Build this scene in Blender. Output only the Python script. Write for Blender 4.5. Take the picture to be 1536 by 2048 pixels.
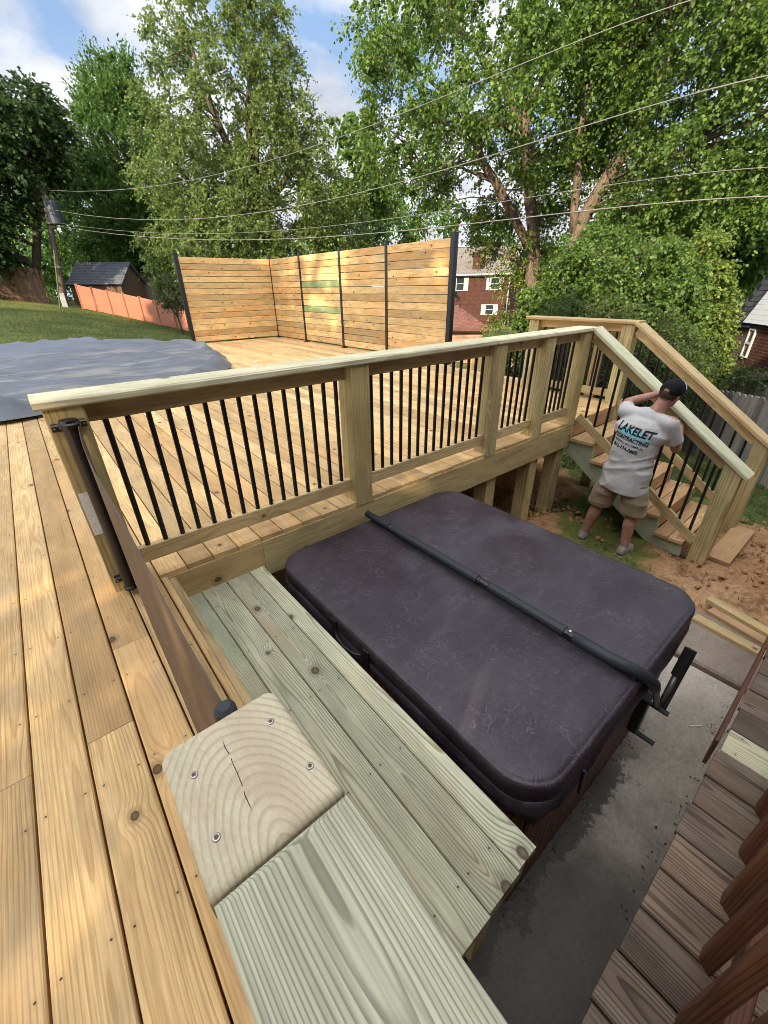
import bpy, bmesh, math, random
import numpy as np
from mathutils import Vector, Matrix
from mathutils.bvhtree import BVHTree

sc = bpy.context.scene
for o in list(bpy.data.objects):
    bpy.data.objects.remove(o)
COL = sc.collection
random.seed(7)
rng = np.random.default_rng(7)

# ------------------------------------------------------------------ camera
CAMH = 1.31
RC = np.array([[0.76933133, -0.6387425, -0.01171837],
               [-0.31438189, -0.36256069, -0.87733333],
               [0.55614147, 0.67864406, -0.47973837]])
FPX = 823.77
cam_d = bpy.data.cameras.new('camera')
cam = bpy.data.objects.new('camera', cam_d)
COL.objects.link(cam)
m3 = RC.T @ np.diag([1.0, -1.0, -1.0])
mw = Matrix.Identity(4)
for i in range(3):
    for j in range(3):
        mw[i][j] = float(m3[i, j])
mw[2][3] = CAMH
cam.matrix_world = mw
cam_d.sensor_fit = 'VERTICAL'
cam_d.sensor_height = 24.0
cam_d.sensor_width = 18.0
cam_d.lens = FPX / 2048 * 24.0
cam_d.clip_start = 0.02
cam_d.clip_end = 600
sc.camera = cam

# ------------------------------------------------------------------ light
SUN = Vector((-0.85, -0.40, 0.47)).normalized()
sd = bpy.data.lights.new('sun', 'SUN')
sd.energy = 5.0
sd.angle = math.radians(0.8)
sd.color = (1.0, 0.80, 0.55)
so = bpy.data.objects.new('sun', sd)
so.rotation_euler = SUN.to_track_quat('Z', 'Y').to_euler()
so.location = (0, 0, 30)
COL.objects.link(so)

world = bpy.data.worlds.new('World')
sc.world = world
world.use_nodes = True
sc.view_settings.view_transform = 'Standard'
sc.view_settings.look = 'None'
sc.view_settings.exposure = 1.17
sc.view_settings.gamma = 1.0
sc.cycles.use_denoising = True
sc.cycles.denoiser = 'OPENIMAGEDENOISE'
sc.cycles.denoising_prefilter = 'ACCURATE'
sc.cycles.filter_width = 0.9
sc.cycles.max_bounces = 8
sc.cycles.transparent_max_bounces = 8


class NT:
    """tiny shader-node builder"""
    def __init__(s, tree):
        s.t = tree
        s.t.nodes.clear()

    def n(s, typ, ins=None, **kw):
        nd = s.t.nodes.new(typ)
        for k, v in kw.items():
            setattr(nd, k, v)
        for k, v in (ins or {}).items():
            s.put(nd.inputs[k], v)
        return nd

    def put(s, sock, v):
        if isinstance(v, bpy.types.NodeSocket):
            s.t.links.new(v, sock)
        elif v is not None:
            if isinstance(v, tuple) and len(v) == 3 and sock.type == 'RGBA':
                v = (*v, 1)
            sock.default_value = v

    def m(s, op, a, b=None, c=None, clamp=False):
        nd = s.n('ShaderNodeMath', operation=op, use_clamp=clamp)
        s.put(nd.inputs[0], a)
        s.put(nd.inputs[1], b)
        s.put(nd.inputs[2], c)
        return nd.outputs[0]

    def add(s, a, b): return s.m('ADD', a, b)
    def sub(s, a, b): return s.m('SUBTRACT', a, b)
    def mul(s, a, b): return s.m('MULTIPLY', a, b)

    def vec(s, x, y, z):
        return s.n('ShaderNodeCombineXYZ', {0: x, 1: y, 2: z}).outputs[0]

    def sep(s, v):
        o = s.n('ShaderNodeSeparateXYZ', {0: v}).outputs
        return o[0], o[1], o[2]

    def noise(s, v, scale=1.0, detail=2.0, rough=.5, dist=0.0):
        return s.n('ShaderNodeTexNoise', {'Vector': v, 'Scale': scale, 'Detail': detail,
                                          'Roughness': rough, 'Distortion': dist}).outputs[0]

    def ss(s, v, a, b):
        nd = s.n('ShaderNodeMapRange', {'Value': v, 'From Min': a, 'From Max': b}, interpolation_type='SMOOTHSTEP')
        return nd.outputs[0]

    def lin(s, v, a, b, c, d):
        return s.n('ShaderNodeMapRange', {'Value': v, 'From Min': a, 'From Max': b, 'To Min': c, 'To Max': d}).outputs[0]

    def mix(s, f, a, b, mode='MIX'):
        nd = s.n('ShaderNodeMix', data_type='RGBA', blend_type=mode)
        s.put(nd.inputs[0], f)
        s.put(nd.inputs[6], a)
        s.put(nd.inputs[7], b)
        return nd.outputs[2]

    def scale(s, col, f):
        return s.n('ShaderNodeVectorMath', {0: col, 3: f}, operation='SCALE').outputs[0]

    def attr(s, name):
        return s.n('ShaderNodeAttribute', attribute_name=name).outputs['Vector']

    def obj(s):
        return s.n('ShaderNodeTexCoord').outputs['Object']

    def pos(s):
        return s.n('ShaderNodeNewGeometry').outputs['Position']

    def bump(s, h, strength=.3, dist=.01):
        return s.n('ShaderNodeBump', {'Height': h, 'Strength': strength, 'Distance': dist}).outputs[0]

    def out(s, col, rough=.6, nrm=None, spec=.4, metal=0.0, coat=0.0, sheen=0.0):
        b = s.n('ShaderNodeBsdfPrincipled')
        s.put(b.inputs['Base Color'], col)
        s.put(b.inputs['Roughness'], rough)
        s.put(b.inputs['Metallic'], metal)
        s.put(b.inputs['Specular IOR Level'], spec)
        s.put(b.inputs['Coat Weight'], coat)
        if sheen:
            s.put(b.inputs['Sheen Weight'], sheen)
        if nrm is not None:
            s.put(b.inputs['Normal'], nrm)
        o = s.n('ShaderNodeOutputMaterial')
        s.t.links.new(b.outputs[0], o.inputs[0])
        return b


def newmat(name):
    m = bpy.data.materials.new(name)
    m.use_nodes = True
    return m, NT(m.node_tree)


# sky with broken white cloud
W = NT(world.node_tree)
sky = W.n('ShaderNodeTexSky', sky_type='NISHITA', sun_disc=False)
sky.sun_elevation = math.asin(SUN.z)
sky.sun_rotation = math.atan2(SUN.x, SUN.y)
sky.air_density = 1.0
sky.dust_density = 0.6
gx, gy, gzz = W.sep(W.n('ShaderNodeTexCoord').outputs['Generated'])
hz = W.add(W.m('MAXIMUM', gzz, 0.0), 0.30)
cv = W.vec(W.m('DIVIDE', gx, hz), W.m('DIVIDE', gy, hz), 0.0)
cl = W.noise(W.n('ShaderNodeVectorMath', {0: cv, 1: (4.2, 1.3, 0.0)}, operation='ADD').outputs[0], 1.35, 7, .55, .25)
cm = W.ss(cl, .335, .48)
shade = W.lin(W.noise(cv, 2.6, 5, .6), .3, .7, .62, 1.15)
lowglow = W.ss(gzz, .55, .0)
cm = W.m('MAXIMUM', cm, W.mul(lowglow, .45))
ccol = W.scale(W.n('ShaderNodeRGB').outputs[0], shade)
ccol.node.inputs[0].links[0].from_node.outputs[0].default_value = (8.0, 8.2, 8.7, 1)
blue = W.mix(.55, sky.outputs[0], (2.3, 4.4, 8.0))
skyc = W.mix(cm, blue, ccol)
# the sky is brighter towards the low sun and overhead than in the far blue quarter
sdot = W.n('ShaderNodeVectorMath', {0: W.n('ShaderNodeTexCoord').outputs['Generated'], 1: tuple(SUN)}, operation='DOT_PRODUCT').outputs[1]
skyc = W.scale(skyc, W.add(.72, W.mul(W.ss(sdot, -.25, .62), 1.5)))
bg = W.n('ShaderNodeBackground', {'Color': skyc, 'Strength': 0.085})
wo = W.n('ShaderNodeOutputWorld')
world.node_tree.links.new(bg.outputs[0], wo.inputs[0])


# ------------------------------------------------------------------ materials
def wood(name, light, dark, knot=(.07, .035, .018), tint=None, stain=None, F=105, ring=.75, rough=.72,
         bump=.12, knotden=.42, var=.3, ku=1.3, fib=.22, screws=False, blotch=.25, ksize=1.0):
    m, t = newmat(name)
    u, v, w = t.sep(t.attr('bc'))
    r1, r2, r3 = t.sep(t.attr('br'))
    uvw = t.attr('bc')
    n1 = t.sub(t.noise(t.vec(t.mul(u, .9), t.mul(v, 4.), t.mul(w, 4.)), 1., 2.), .5)
    n2 = t.sub(t.noise(t.vec(t.mul(u, 3.), t.mul(v, 22.), t.mul(w, 22.)), 1., 2.), .5)
    # knots
    kv = t.vec(t.mul(u, ku), t.add(t.mul(v, 5.2), t.mul(r3, 9.)), 0.0)
    vo = t.n('ShaderNodeTexVoronoi', {'Vector': kv, 'Scale': 1.0, 'Randomness': .9}, voronoi_dimensions='2D', feature='F1')
    dv = t.n('ShaderNodeVectorMath', {0: kv, 1: vo.outputs['Position']}, operation='SUBTRACT').outputs[0]
    dx, dy, _ = t.sep(dv)
    dx = t.m('DIVIDE', dx, ku * 1.25)
    dy = t.m('DIVIDE', dy, 5.2)
    kd = t.m('SQRT', t.add(t.mul(dx, dx), t.mul(dy, dy)))
    kd = t.add(kd, t.mul(n2, .004))
    c1, c2, c3 = t.sep(vo.outputs['Color'])
    keep = t.m('LESS_THAN', c1, knotden)
    kr = t.mul(ksize, t.add(.005, t.mul(c2, .010)))
    infl = t.mul(t.m('EXPONENT', t.mul(-1.0, t.m('POWER', t.m('DIVIDE', kd, t.mul(kr, 3.2)), 2.0))), keep)
    # rings
    v1 = t.add(t.add(v, t.mul(t.sub(r1, .5), .10)), t.mul(n1, .05))
    w1 = t.add(t.add(t.add(w, .018), t.mul(r2, .06)), t.add(t.mul(n1, .085), t.mul(n2, .004)))
    d = t.m('SQRT', t.add(t.mul(v1, v1), t.mul(w1, w1)))
    d = t.add(d, t.mul(infl, .022))
    fr = t.m('FRACT', t.add(t.mul(d, F), t.mul(n2, .35)))
    late = t.sub(t.ss(fr, .48, .9), t.ss(fr, .92, 1.0))
    amt = t.mul(late, t.lin(t.noise(t.vec(t.mul(u, 1.3), t.mul(v, 9.), r3), 1., 1.), .3, .7, ring * .55, ring))
    col = t.mix(amt, light, dark)
    fb = t.noise(t.vec(t.mul(u, 7.), t.mul(v, 260.), t.mul(w, 260.)), 1., 1.)
    col = t.scale(col, t.lin(fb, .25, .75, 1 - fib, 1 + fib))
    if tint:
        col = t.mix(t.mul(t.ss(t.add(r3, t.mul(n1, .5)), .35, .95), .7), col, tint, 'MIX')
        col = t.mix(t.mul(amt, .6), col, dark)
    if stain:
        sn = t.noise(t.vec(t.mul(u, 1.1), t.mul(v, 5.), r1), 1.6, 3.)
        col = t.mix(t.mul(t.ss(sn, .5, .72), .65), col, t.scale(t.mix(amt, stain, dark), 1.0))
    bl = t.noise(t.vec(t.mul(u, 2.2), t.mul(v, 7.), t.mul(w, 7.)), 1.3, 4., .6)
    col = t.scale(col, t.lin(bl, .25, .75, 1 - blotch, 1 + blotch))
    col = t.scale(col, t.lin(r2, 0., 1., 1 - var * .5, 1 + var * .5))
    rim = t.mul(t.ss(kd, t.mul(kr, 2.6), t.mul(kr, 1.1)), keep)
    col = t.mix(t.mul(rim, .45), col, t.scale(t.mix(.5, light, knot), .55))
    km = t.mul(t.ss(kd, t.mul(kr, 1.12), t.mul(kr, .8)), keep)
    col = t.mix(t.mul(km, .9), col, t.mix(t.ss(t.m('DIVIDE', kd, kr), .15, .8), t.scale(t.mix(.3, knot, light), .6), knot))
    h = t.add(t.mul(late, .5), t.mul(fb, .5))
    if screws:
        px, py, pz = t.sep(t.pos())
        sx, sy, sz = t.sep(t.attr('bl'))
        jy = t.sub(t.m('FRACT', t.m('DIVIDE', t.add(py, 40.16), .4064)), .5)
        jy = t.mul(jy, .4064)
        jx = t.sub(t.m('ABSOLUTE', sy), .048)
        jy = t.add(jy, t.mul(t.sub(r1, .5), .012))
        jd = t.m('SQRT', t.add(t.mul(jx, jx), t.mul(jy, jy)))
        smk = t.ss(jd, .0036, .0024)
        col = t.mix(t.mul(smk, .9), col, (.03, .022, .016))
        ring2 = t.mul(t.ss(jd, .018, .004), .25)
        col = t.mix(ring2, col, t.scale(col, .6))
    t.out(col, rough, t.bump(h, bump, .004), spec=.3)
    return m


M = {}
M['deck'] = wood('deck_pine', (.635, .425, .19), (.39, .22, .085), tint=(.54, .315, .125), stain=(.55, .40, .22), F=95, ring=.52, screws=True, var=.5, ksize=1.2, knotden=.5)
M['bench'] = wood('green_treated_pine', (.47, .46, .315), (.21, .205, .12), tint=(.325, .385, .25), stain=(.46, .36, .22), F=130, ring=.9, screws=True, knotden=.85, ksize=1.6)
M['rail'] = wood('treated_rail', (.56, .42, .21), (.33, .225, .095), tint=(.45, .31, .135), stain=(.52, .33, .16), F=90, ring=.6, knotden=.5, ksize=1.2)
M['post'] = wood('treated_post', (.53, .42, .195), (.27, .195, .075), tint=(.43, .325, .13), stain=(.45, .40, .22), F=75, ring=.72, knotden=.4, ku=.9)
M['fascia'] = wood('treated_fascia', (.53, .425, .21), (.32, .235, .10), tint=(.46, .345, .15), stain=(.40, .24, .115), F=70, ring=.55, knotden=.6, ku=1.0, ksize=1.7)
M['cap'] = wood('pale_cap', (0.695, 0.647, 0.427), (0.439, 0.378, 0.207), tint=(0.586, 0.586, 0.378), F=150, ring=.55, knotden=.25, rough=.66)
M['nearcap'] = wood('near_cap_pine', (.55, .475, .325), (.35, .295, .19), tint=(.48, .465, .32), stain=(.44, .33, .22), F=150, ring=.58, knotden=.0, rough=.66, bump=.2, fib=.09, blotch=.14)
M['nearcap2'] = wood('near_cap_run_pine', (.475, .455, .325), (.215, .21, .14), tint=(.40, .42, .30), stain=(.40, .27, .17), F=330, ring=.9, knotden=.3, rough=.72, bump=.14, ku=2.5)
M['fence'] = wood('privacy_slats', (.64, .43, .185), (.40, .225, .08), tint=(.55, .30, .11), stain=(.50, .42, .21), F=80, ring=.55, knotden=.75, ku=1.8, var=.5)
M['greenslat'] = wood('green_slats', (.22, .27, .12), (.12, .17, .07), F=80, ring=.4, knotden=.4)
M['stringer'] = wood('stringer', (0.484, 0.495, 0.330), (0.297, 0.297, 0.176), tint=(0.418, 0.462, 0.308), F=60, ring=.45, knotden=.3)
M['tread'] = wood('tread', (.56, .37, .18), (.33, .18, .08), tint=(.48, .27, .13), F=90, ring=.6)
M['oldboard'] = wood('weathered_boards', (.150, .098, .062), (.036, .021, .013), tint=(.100, .074, .055), stain=(.20, .155, .115), F=140, ring=1.0, knotden=.5, rough=.55, var=.7, bump=.35, blotch=.5)
M['redwood'] = wood('brown_stained', (.125, .050, .024), (.045, .016, .008), tint=(.10, .037, .018), F=110, ring=.8, rough=.55, knotden=.15)
M['greyfence'] = wood('grey_pickets', (.25, .215, .175), (.12, .10, .08), tint=(.19, .17, .15), F=110, ring=.7, knotden=.4, var=.6)
M['lumber'] = wood('lumber', (.55, .40, .19), (.34, .22, .09), tint=(.45, .33, .16), F=90, ring=.5)


def plain(name, col, rough=.5, spec=.5, metal=0., nscale=0., namt=.15, bump=0., coat=0.):
    m, t = newmat(name)
    c = col
    nrm = None
    if nscale:
        nz = t.noise(t.obj(), nscale, 4., .6)
        c = t.scale(t.mix(0.0, col, col), t.lin(nz, .3, .7, 1 - namt, 1 + namt))
        if bump:
            nrm = t.bump(nz, bump, .01)
    t.out(c, rough, nrm, spec, metal, coat)
    return m


M['black'] = plain('black_metal', (.008, .008, .009), .38, .5, nscale=30, namt=.3)
M['blackplastic'] = plain('black_plastic', (.010, .010, .011), .3, .5, nscale=20, namt=.3)
M['foam'] = plain('foam_grip', (.022, .026, .030), .55, .4, nscale=60, namt=.25, bump=.1)
M['steel'] = plain('steel_arm', (.20, .19, .17), .45, .5, .6, nscale=30, namt=.3)
M['zinc'] = plain('zinc_screw', (.42, .38, .33), .35, .5, .9, nscale=300, namt=.4)
M['rust'] = plain('screw_recess', (.12, .05, .02), .7)
M['white'] = plain('white_trim', (.72, .72, .70), .5, .4, nscale=8, namt=.08)
M['trim'] = plain('grey_white_trim', (.36, .37, .37), .5, .4, nscale=4, namt=.15)
M['paper'] = plain('paper_label', (.70, .70, .66), .7, .3, nscale=90, namt=.15)
M['glass'] = plain('window_glass', (.02, .025, .03), .06, .6)
M['wire'] = plain('power_cable', (.13, .13, .12), .5, .4, nscale=2, namt=.2)
M['pole'] = wood('pole_wood', (.075, .058, .045), (.04, .03, .022), F=60, knotden=.1)
M['transformer'] = plain('grey_transformer', (.018, .026, .040), .5, .5, nscale=4)
M['vinylfence'] = plain('terracotta_vinyl', (.30, .115, .068), .5, .4, nscale=3, namt=.08)
M['bark'] = None


def mesh_gate_mat():
    m, t = newmat('brown_mesh')
    x, y, z = t.sep(t.pos())
    a = t.m('SINE', t.mul(z, 1500.))
    b = t.m('SINE', t.mul(y, 1500.))
    n = t.noise(t.pos(), 6, 3)
    col = t.scale(t.mix(t.ss(n, .3, .7), (.085, .055, .034), (.125, .083, .052)), t.lin(t.add(a, b), -2., 2., .8, 1.2))
    t.out(col, .6, None, .3)
    return m


M['gatemesh'] = mesh_gate_mat()


def vinyl():
    m, t = newmat('plum_vinyl')
    p = t.pos()
    n0 = t.noise(p, 3.2, 3.)
    warp = t.n('ShaderNodeVectorMath', {0: t.n('ShaderNodeTexNoise', {'Vector': p, 'Scale': 4., 'Detail': 3.}).outputs['Color'], 3: .75}, operation='SCALE').outputs[0]
    wv = t.n('ShaderNodeVectorMath', {0: p, 1: warp}, operation='ADD').outputs[0]
    vo = t.n('ShaderNodeTexVoronoi', {'Vector': wv, 'Scale': 16.}, feature='DISTANCE_TO_EDGE').outputs[0]
    vo2 = t.n('ShaderNodeTexVoronoi', {'Vector': wv, 'Scale': 34.}, feature='DISTANCE_TO_EDGE').outputs[0]
    l1 = t.mul(t.ss(vo, .030, .004), t.ss(t.noise(p, 5.2, 4., .65), .47, .60))
    l2 = t.mul(t.ss(vo2, .045, .006), t.ss(t.noise(p, 8., 4., .65), .50, .62))
    scr = t.m('MAXIMUM', l1, t.mul(l2, .8))
    dust = t.ss(t.noise(p, 2.1, 6., .65), .42, .72)
    streak = t.ss(t.noise(t.vec(t.mul(t.sep(p)[0], 2.), t.mul(t.sep(p)[1], 9.), 0.), 1.5, 5., .7), .5, .75)
    col = t.mix(t.ss(n0, .3, .7), (.025, .0155, .0225), (.037, .026, .036))
    col = t.mix(t.mul(dust, .36), col, (.092, .083, .092))
    col = t.mix(t.mul(streak, .16), col, (.15, .13, .13))
    col = t.mix(t.mul(scr, .42), col, (.20, .175, .18))
    spots = t.n('ShaderNodeTexVoronoi', {'Vector': p, 'Scale': 5.5}, feature='F1')
    sr = t.sep(spots.outputs['Color'])[0]
    sm = t.mul(t.ss(spots.outputs['Distance'], .045, .02), t.m('LESS_THAN', sr, .16))
    col = t.mix(t.mul(sm, t.ss(t.noise(p, 60., 3.), .42, .6)), col, (.46, .43, .39))
    h = t.add(t.mul(n0, 1.2), t.mul(scr, .35))
    h = t.add(h, t.mul(t.ss(vo, .10, .0), -.35))
    t.out(col, t.lin(dust, 0., 1., .40, .60), t.bump(h, .30, .006), .42)
    return m


M['vinyl'] = vinyl()


def slatmat():
    m, t = newmat('red_brown_slats')
    x, y, z = t.sep(t.pos())
    s = t.noise(t.vec(t.mul(x, 30.), t.mul(y, 30.), t.mul(z, 1.5)), 1., 3.)
    col = t.mix(t.ss(s, .3, .7), (.085, .034, .020), (.17, .070, .040))
    t.out(col, .45, t.bump(s, .2, .004), .4)
    return m


M['slat'] = slatmat()


def concrete(name, c1, c2, damp_and_shade=False):
    m, t = newmat(name)
    p = t.pos()
    x, y, z = t.sep(p)
    n = t.noise(p, 2.2, 6., .65)
    f = t.noise(p, 70., 4., .7)
    col = t.mix(t.ss(n, .3, .7), c1, c2)
    col = t.scale(col, t.lin(f, .3, .7, .78, 1.2))
    br = t.ss(t.noise(p, 3.1, 5., .7), .55, .75)
    col = t.mix(t.mul(br, .35), col, (.16, .095, .055))
    rough = .85
    if damp_and_shade:
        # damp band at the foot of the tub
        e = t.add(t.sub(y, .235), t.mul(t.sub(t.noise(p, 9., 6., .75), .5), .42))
        damp_shade = t.mul(t.ss(e, -.10, -.04), t.ss(x, 2.25, 1.7))
        damp_shade = t.m('MAXIMUM', damp_shade, t.mul(.85, t.ss(t.add(x, t.mul(t.sub(t.noise(p, 3.5, 5., .65), .5), 1.1)), 2.0, 1.05)))  # broad fade towards low x is occlusion shade painted into the colour
        col = t.mix(t.mul(damp_shade, .91), col, (.030, .024, .019))
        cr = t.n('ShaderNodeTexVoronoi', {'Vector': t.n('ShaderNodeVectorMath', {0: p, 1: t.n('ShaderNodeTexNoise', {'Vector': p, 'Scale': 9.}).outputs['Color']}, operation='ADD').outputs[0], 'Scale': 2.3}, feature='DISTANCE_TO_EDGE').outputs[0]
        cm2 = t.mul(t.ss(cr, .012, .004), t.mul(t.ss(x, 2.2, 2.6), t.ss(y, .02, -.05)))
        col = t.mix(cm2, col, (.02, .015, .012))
        rough = t.lin(damp_shade, 0., 1., .85, .42)
    t.out(col, rough, t.bump(t.add(f, n), .35, .006), .3)
    return m


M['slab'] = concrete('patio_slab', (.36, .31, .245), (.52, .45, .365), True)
M['paver'] = concrete('old_paver', (.20, .15, .11), (.30, .24, .19))


def ground_mat():
    m, t = newmat('lawn_and_clay')
    p = t.pos()
    x, y, z = t.sep(p)
    n = t.noise(p, .8, 5., .6)
    f = t.noise(p, 22., 5., .7)
    g = t.mix(t.ss(t.noise(p, .55, 4.), .35, .65), (.060, .088, .020), (.140, .155, .038))
    g = t.mix(t.mul(t.ss(t.noise(p, 9., 6., .7), .52, .68), .55), g, (.15, .11, .055))
    g = t.scale(g, t.lin(f, .25, .75, .5, 1.4))
    dirt = t.mix(t.ss(n, .3, .7), (.34, .175, .078), (.48, .29, .15))
    dirt = t.mix(t.mul(t.ss(t.noise(p, 3.7, 6., .7), .50, .66), .8), dirt, (.17, .075, .038))
    dirt = t.scale(dirt, t.lin(t.noise(p, 34., 6., .75), .25, .75, .5, 1.4))
    # bare clay round the stair foot, under the deck and beside the tub
    ex = t.sub(x, 3.4)
    nn = t.mul(t.sub(t.noise(p, 2.3, 8., .72), .5), 2.2)
    d1 = t.m('SQRT', t.add(t.m('POWER', t.sub(x, 4.6), 2.), t.mul(t.m('POWER', t.sub(y, -.1), 2.), 2.2)))
    a = t.ss(t.add(d1, nn), 1.75, 1.35)
    d2 = t.m('SQRT', t.add(t.mul(t.m('POWER', t.sub(x, 3.4), 2.), .55), t.mul(t.m('POWER', t.sub(y, 2.0), 2.), 3.)))
    b = t.ss(t.add(d2, t.mul(nn, .5)), .72, .5)
    c = t.mul(t.ss(t.add(x, nn), 3.5, 3.0), 1.0)
    e = t.ss(t.add(t.add(t.m('ABSOLUTE', t.sub(y, 3.4)), t.m('MAXIMUM', t.sub(x, 5.1), 0.)), t.mul(nn, .4)), 1.5, 1.1)
    mk = t.m('MAXIMUM', t.m('MAXIMUM', a, b), t.m('MAXIMUM', c, e))
    mk = t.mul(mk, t.ss(y, 8., 6.))
    col = t.mix(mk, g, dirt)
    t.out(col, .95, t.bump(f, .8, .03), .15)
    return m


M['ground'] = ground_mat()


def leafmat(name, c1, c2, c3, trans=.45, rough=.5):
    m, t = newmat(name)
    r = t.n('ShaderNodeNewGeometry').outputs['Random Per Island']
    cr = t.n('ShaderNodeValToRGB', {'Fac': r})
    e = cr.color_ramp.elements
    e[0].color = (*c1, 1)
    e[1].color = (*c3, 1)
    k = e.new(.5)
    k.color = (*c2, 1)
    col = cr.outputs[0]
    b = t.n('ShaderNodeBsdfPrincipled', {'Base Color': col, 'Roughness': rough, 'Specular IOR Level': .35})
    tr = t.n('ShaderNodeBsdfTranslucent', {'Color': t.mix(.5, col, t.scale(col, 1.6), 'MIX')})
    mx = t.n('ShaderNodeMixShader', {0: trans})
    t.t.links.new(b.outputs[0], mx.inputs[1])
    t.t.links.new(tr.outputs[0], mx.inputs[2])
    o = t.n('ShaderNodeOutputMaterial')
    t.t.links.new(mx.outputs[0], o.inputs[0])
    return m


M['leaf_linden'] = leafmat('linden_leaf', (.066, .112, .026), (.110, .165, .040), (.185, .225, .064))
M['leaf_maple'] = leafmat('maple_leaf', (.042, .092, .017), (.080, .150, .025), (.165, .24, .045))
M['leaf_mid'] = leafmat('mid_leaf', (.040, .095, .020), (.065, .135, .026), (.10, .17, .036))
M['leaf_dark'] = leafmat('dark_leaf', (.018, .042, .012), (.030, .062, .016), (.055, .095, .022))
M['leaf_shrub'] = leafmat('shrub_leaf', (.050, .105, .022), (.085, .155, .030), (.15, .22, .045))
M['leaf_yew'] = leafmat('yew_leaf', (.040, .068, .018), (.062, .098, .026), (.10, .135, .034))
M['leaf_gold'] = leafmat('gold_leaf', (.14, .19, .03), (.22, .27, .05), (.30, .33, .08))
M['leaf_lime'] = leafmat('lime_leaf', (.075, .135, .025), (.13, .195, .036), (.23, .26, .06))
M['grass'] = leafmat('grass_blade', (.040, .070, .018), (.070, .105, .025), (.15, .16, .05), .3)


def barkm(name, a, b):
    m, t = newmat(name)
    p = t.pos()
    x, y, z = t.sep(p)
    n = t.noise(t.vec(t.mul(x, 9.), t.mul(y, 9.), t.mul(z, 2.)), 1.5, 5., .65)
    t.out(t.mix(t.ss(n, .3, .7), a, b), .9, t.bump(n, .6, .05), .2)
    return m


M['bark'] = barkm('pale_bark', (.070, .055, .043), (.175, .130, .098))
M['darkbark'] = barkm('dark_bark', (.05, .038, .028), (.11, .085, .062))


def brickm(name, a, b, mortar, scale=1.0):
    m, t = newmat(name)
    uv = t.attr('bl')
    br = t.n('ShaderNodeTexBrick', {'Vector': uv, 'Color1': (*a, 1), 'Color2': (*b, 1), 'Mortar': (*mortar, 1), 'Scale': scale,
                                    'Mortar Size': .008, 'Brick Width': .22, 'Row Height': .075, 'Bias': -.1})
    n = t.noise(uv, 3., 4.)
    t.out(t.scale(br.outputs['Color'], t.lin(n, .3, .7, .75, 1.25)), .9, t.bump(br.outputs['Fac'], -.3, .01), .2)
    return m


M['brick'] = brickm('red_brick', (.042, .012, .009), (.062, .019, .014), (.08, .058, .047))
M['tanbrick'] = brickm('brown_brick', (.23, .11, .07), (.29, .15, .10), (.32, .28, .24))


def shingle(name, a, b):
    m, t = newmat(name)
    uv = t.attr('bl')
    br = t.n('ShaderNodeTexBrick', {'Vector': uv, 'Color1': (*a, 1), 'Color2': (*b, 1), 'Mortar': (*[c * .35 for c in a], 1), 'Scale': 1.,
                                    'Mortar Size': .012, 'Brick Width': .33, 'Row Height': .15})
    n = t.noise(uv, 40., 3.)
    t.out(t.scale(br.outputs['Color'], t.lin(n, .3, .7, .75, 1.25)), .9, None, .2)
    return m


M['shingle_grey'] = shingle('charcoal_shingle', (.035, .042, .055), (.060, .068, .085))
M['shingle_mid'] = shingle('mid_grey_shingle', (.075, .082, .098), (.105, .115, .135))
M['shingle_pale'] = shingle('pale_shingle', (.12, .112, .10), (.17, .15, .13))
M['shingle_red'] = shingle('red_shingle', (.13, .060, .050), (.20, .10, .080))


def sidingm():
    m, t = newmat('white_siding')
    x, y, z = t.sep(t.attr('bl'))
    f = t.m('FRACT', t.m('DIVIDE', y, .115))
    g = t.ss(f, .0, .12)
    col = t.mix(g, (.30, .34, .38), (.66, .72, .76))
    t.out(col, .5, t.bump(f, .6, .02), .4)
    return m


M['siding'] = sidingm()


def tarpm():
    m, t = newmat('grey_tarp')
    p = t.pos()
    x, y, z = t.sep(p)
    n = t.noise(t.vec(t.mul(x, .5), t.mul(y, 2.2), z), 1.6, 5., .65)
    f = t.noise(p, 45., 2.)
    col = t.mix(t.ss(n, .3, .7), (.095, .104, .124), (.155, .165, .184))
    # dried silt left by puddles
    s = t.ss(t.noise(t.vec(t.mul(x, .55), t.mul(y, 2.4), 3.3), 1.1, 7., .7), .50, .62)
    s = t.mul(s, t.mul(t.ss(y, 12.2, 10.8), t.ss(y, 6.2, 7.2)))
    col = t.mix(t.mul(s, .45), col, (.36, .32, .25))
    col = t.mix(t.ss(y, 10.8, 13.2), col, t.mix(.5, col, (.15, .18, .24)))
    t.out(col, .55, t.bump(t.add(n, t.mul(f, .1)), .35, .03), .35)
    return m


M['tarp'] = tarpm()


def cloth(name, col, namt=.12, sheen=.2, dirt=None):
    m, t = newmat(name)
    p = t.pos()
    n = t.noise(p, 14., 4., .6)
    f = t.noise(p, 300., 2.)
    c = t.scale(t.mix(0., col, col), t.lin(n, .3, .7, 1 - namt, 1 + namt))
    if dirt:
        c = t.mix(t.mul(t.ss(t.noise(p, 5., 4.), .5, .7), .5), c, dirt)
    t.out(c, .9, t.bump(n, .4, .012), .2, sheen=sheen)
    return m


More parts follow.
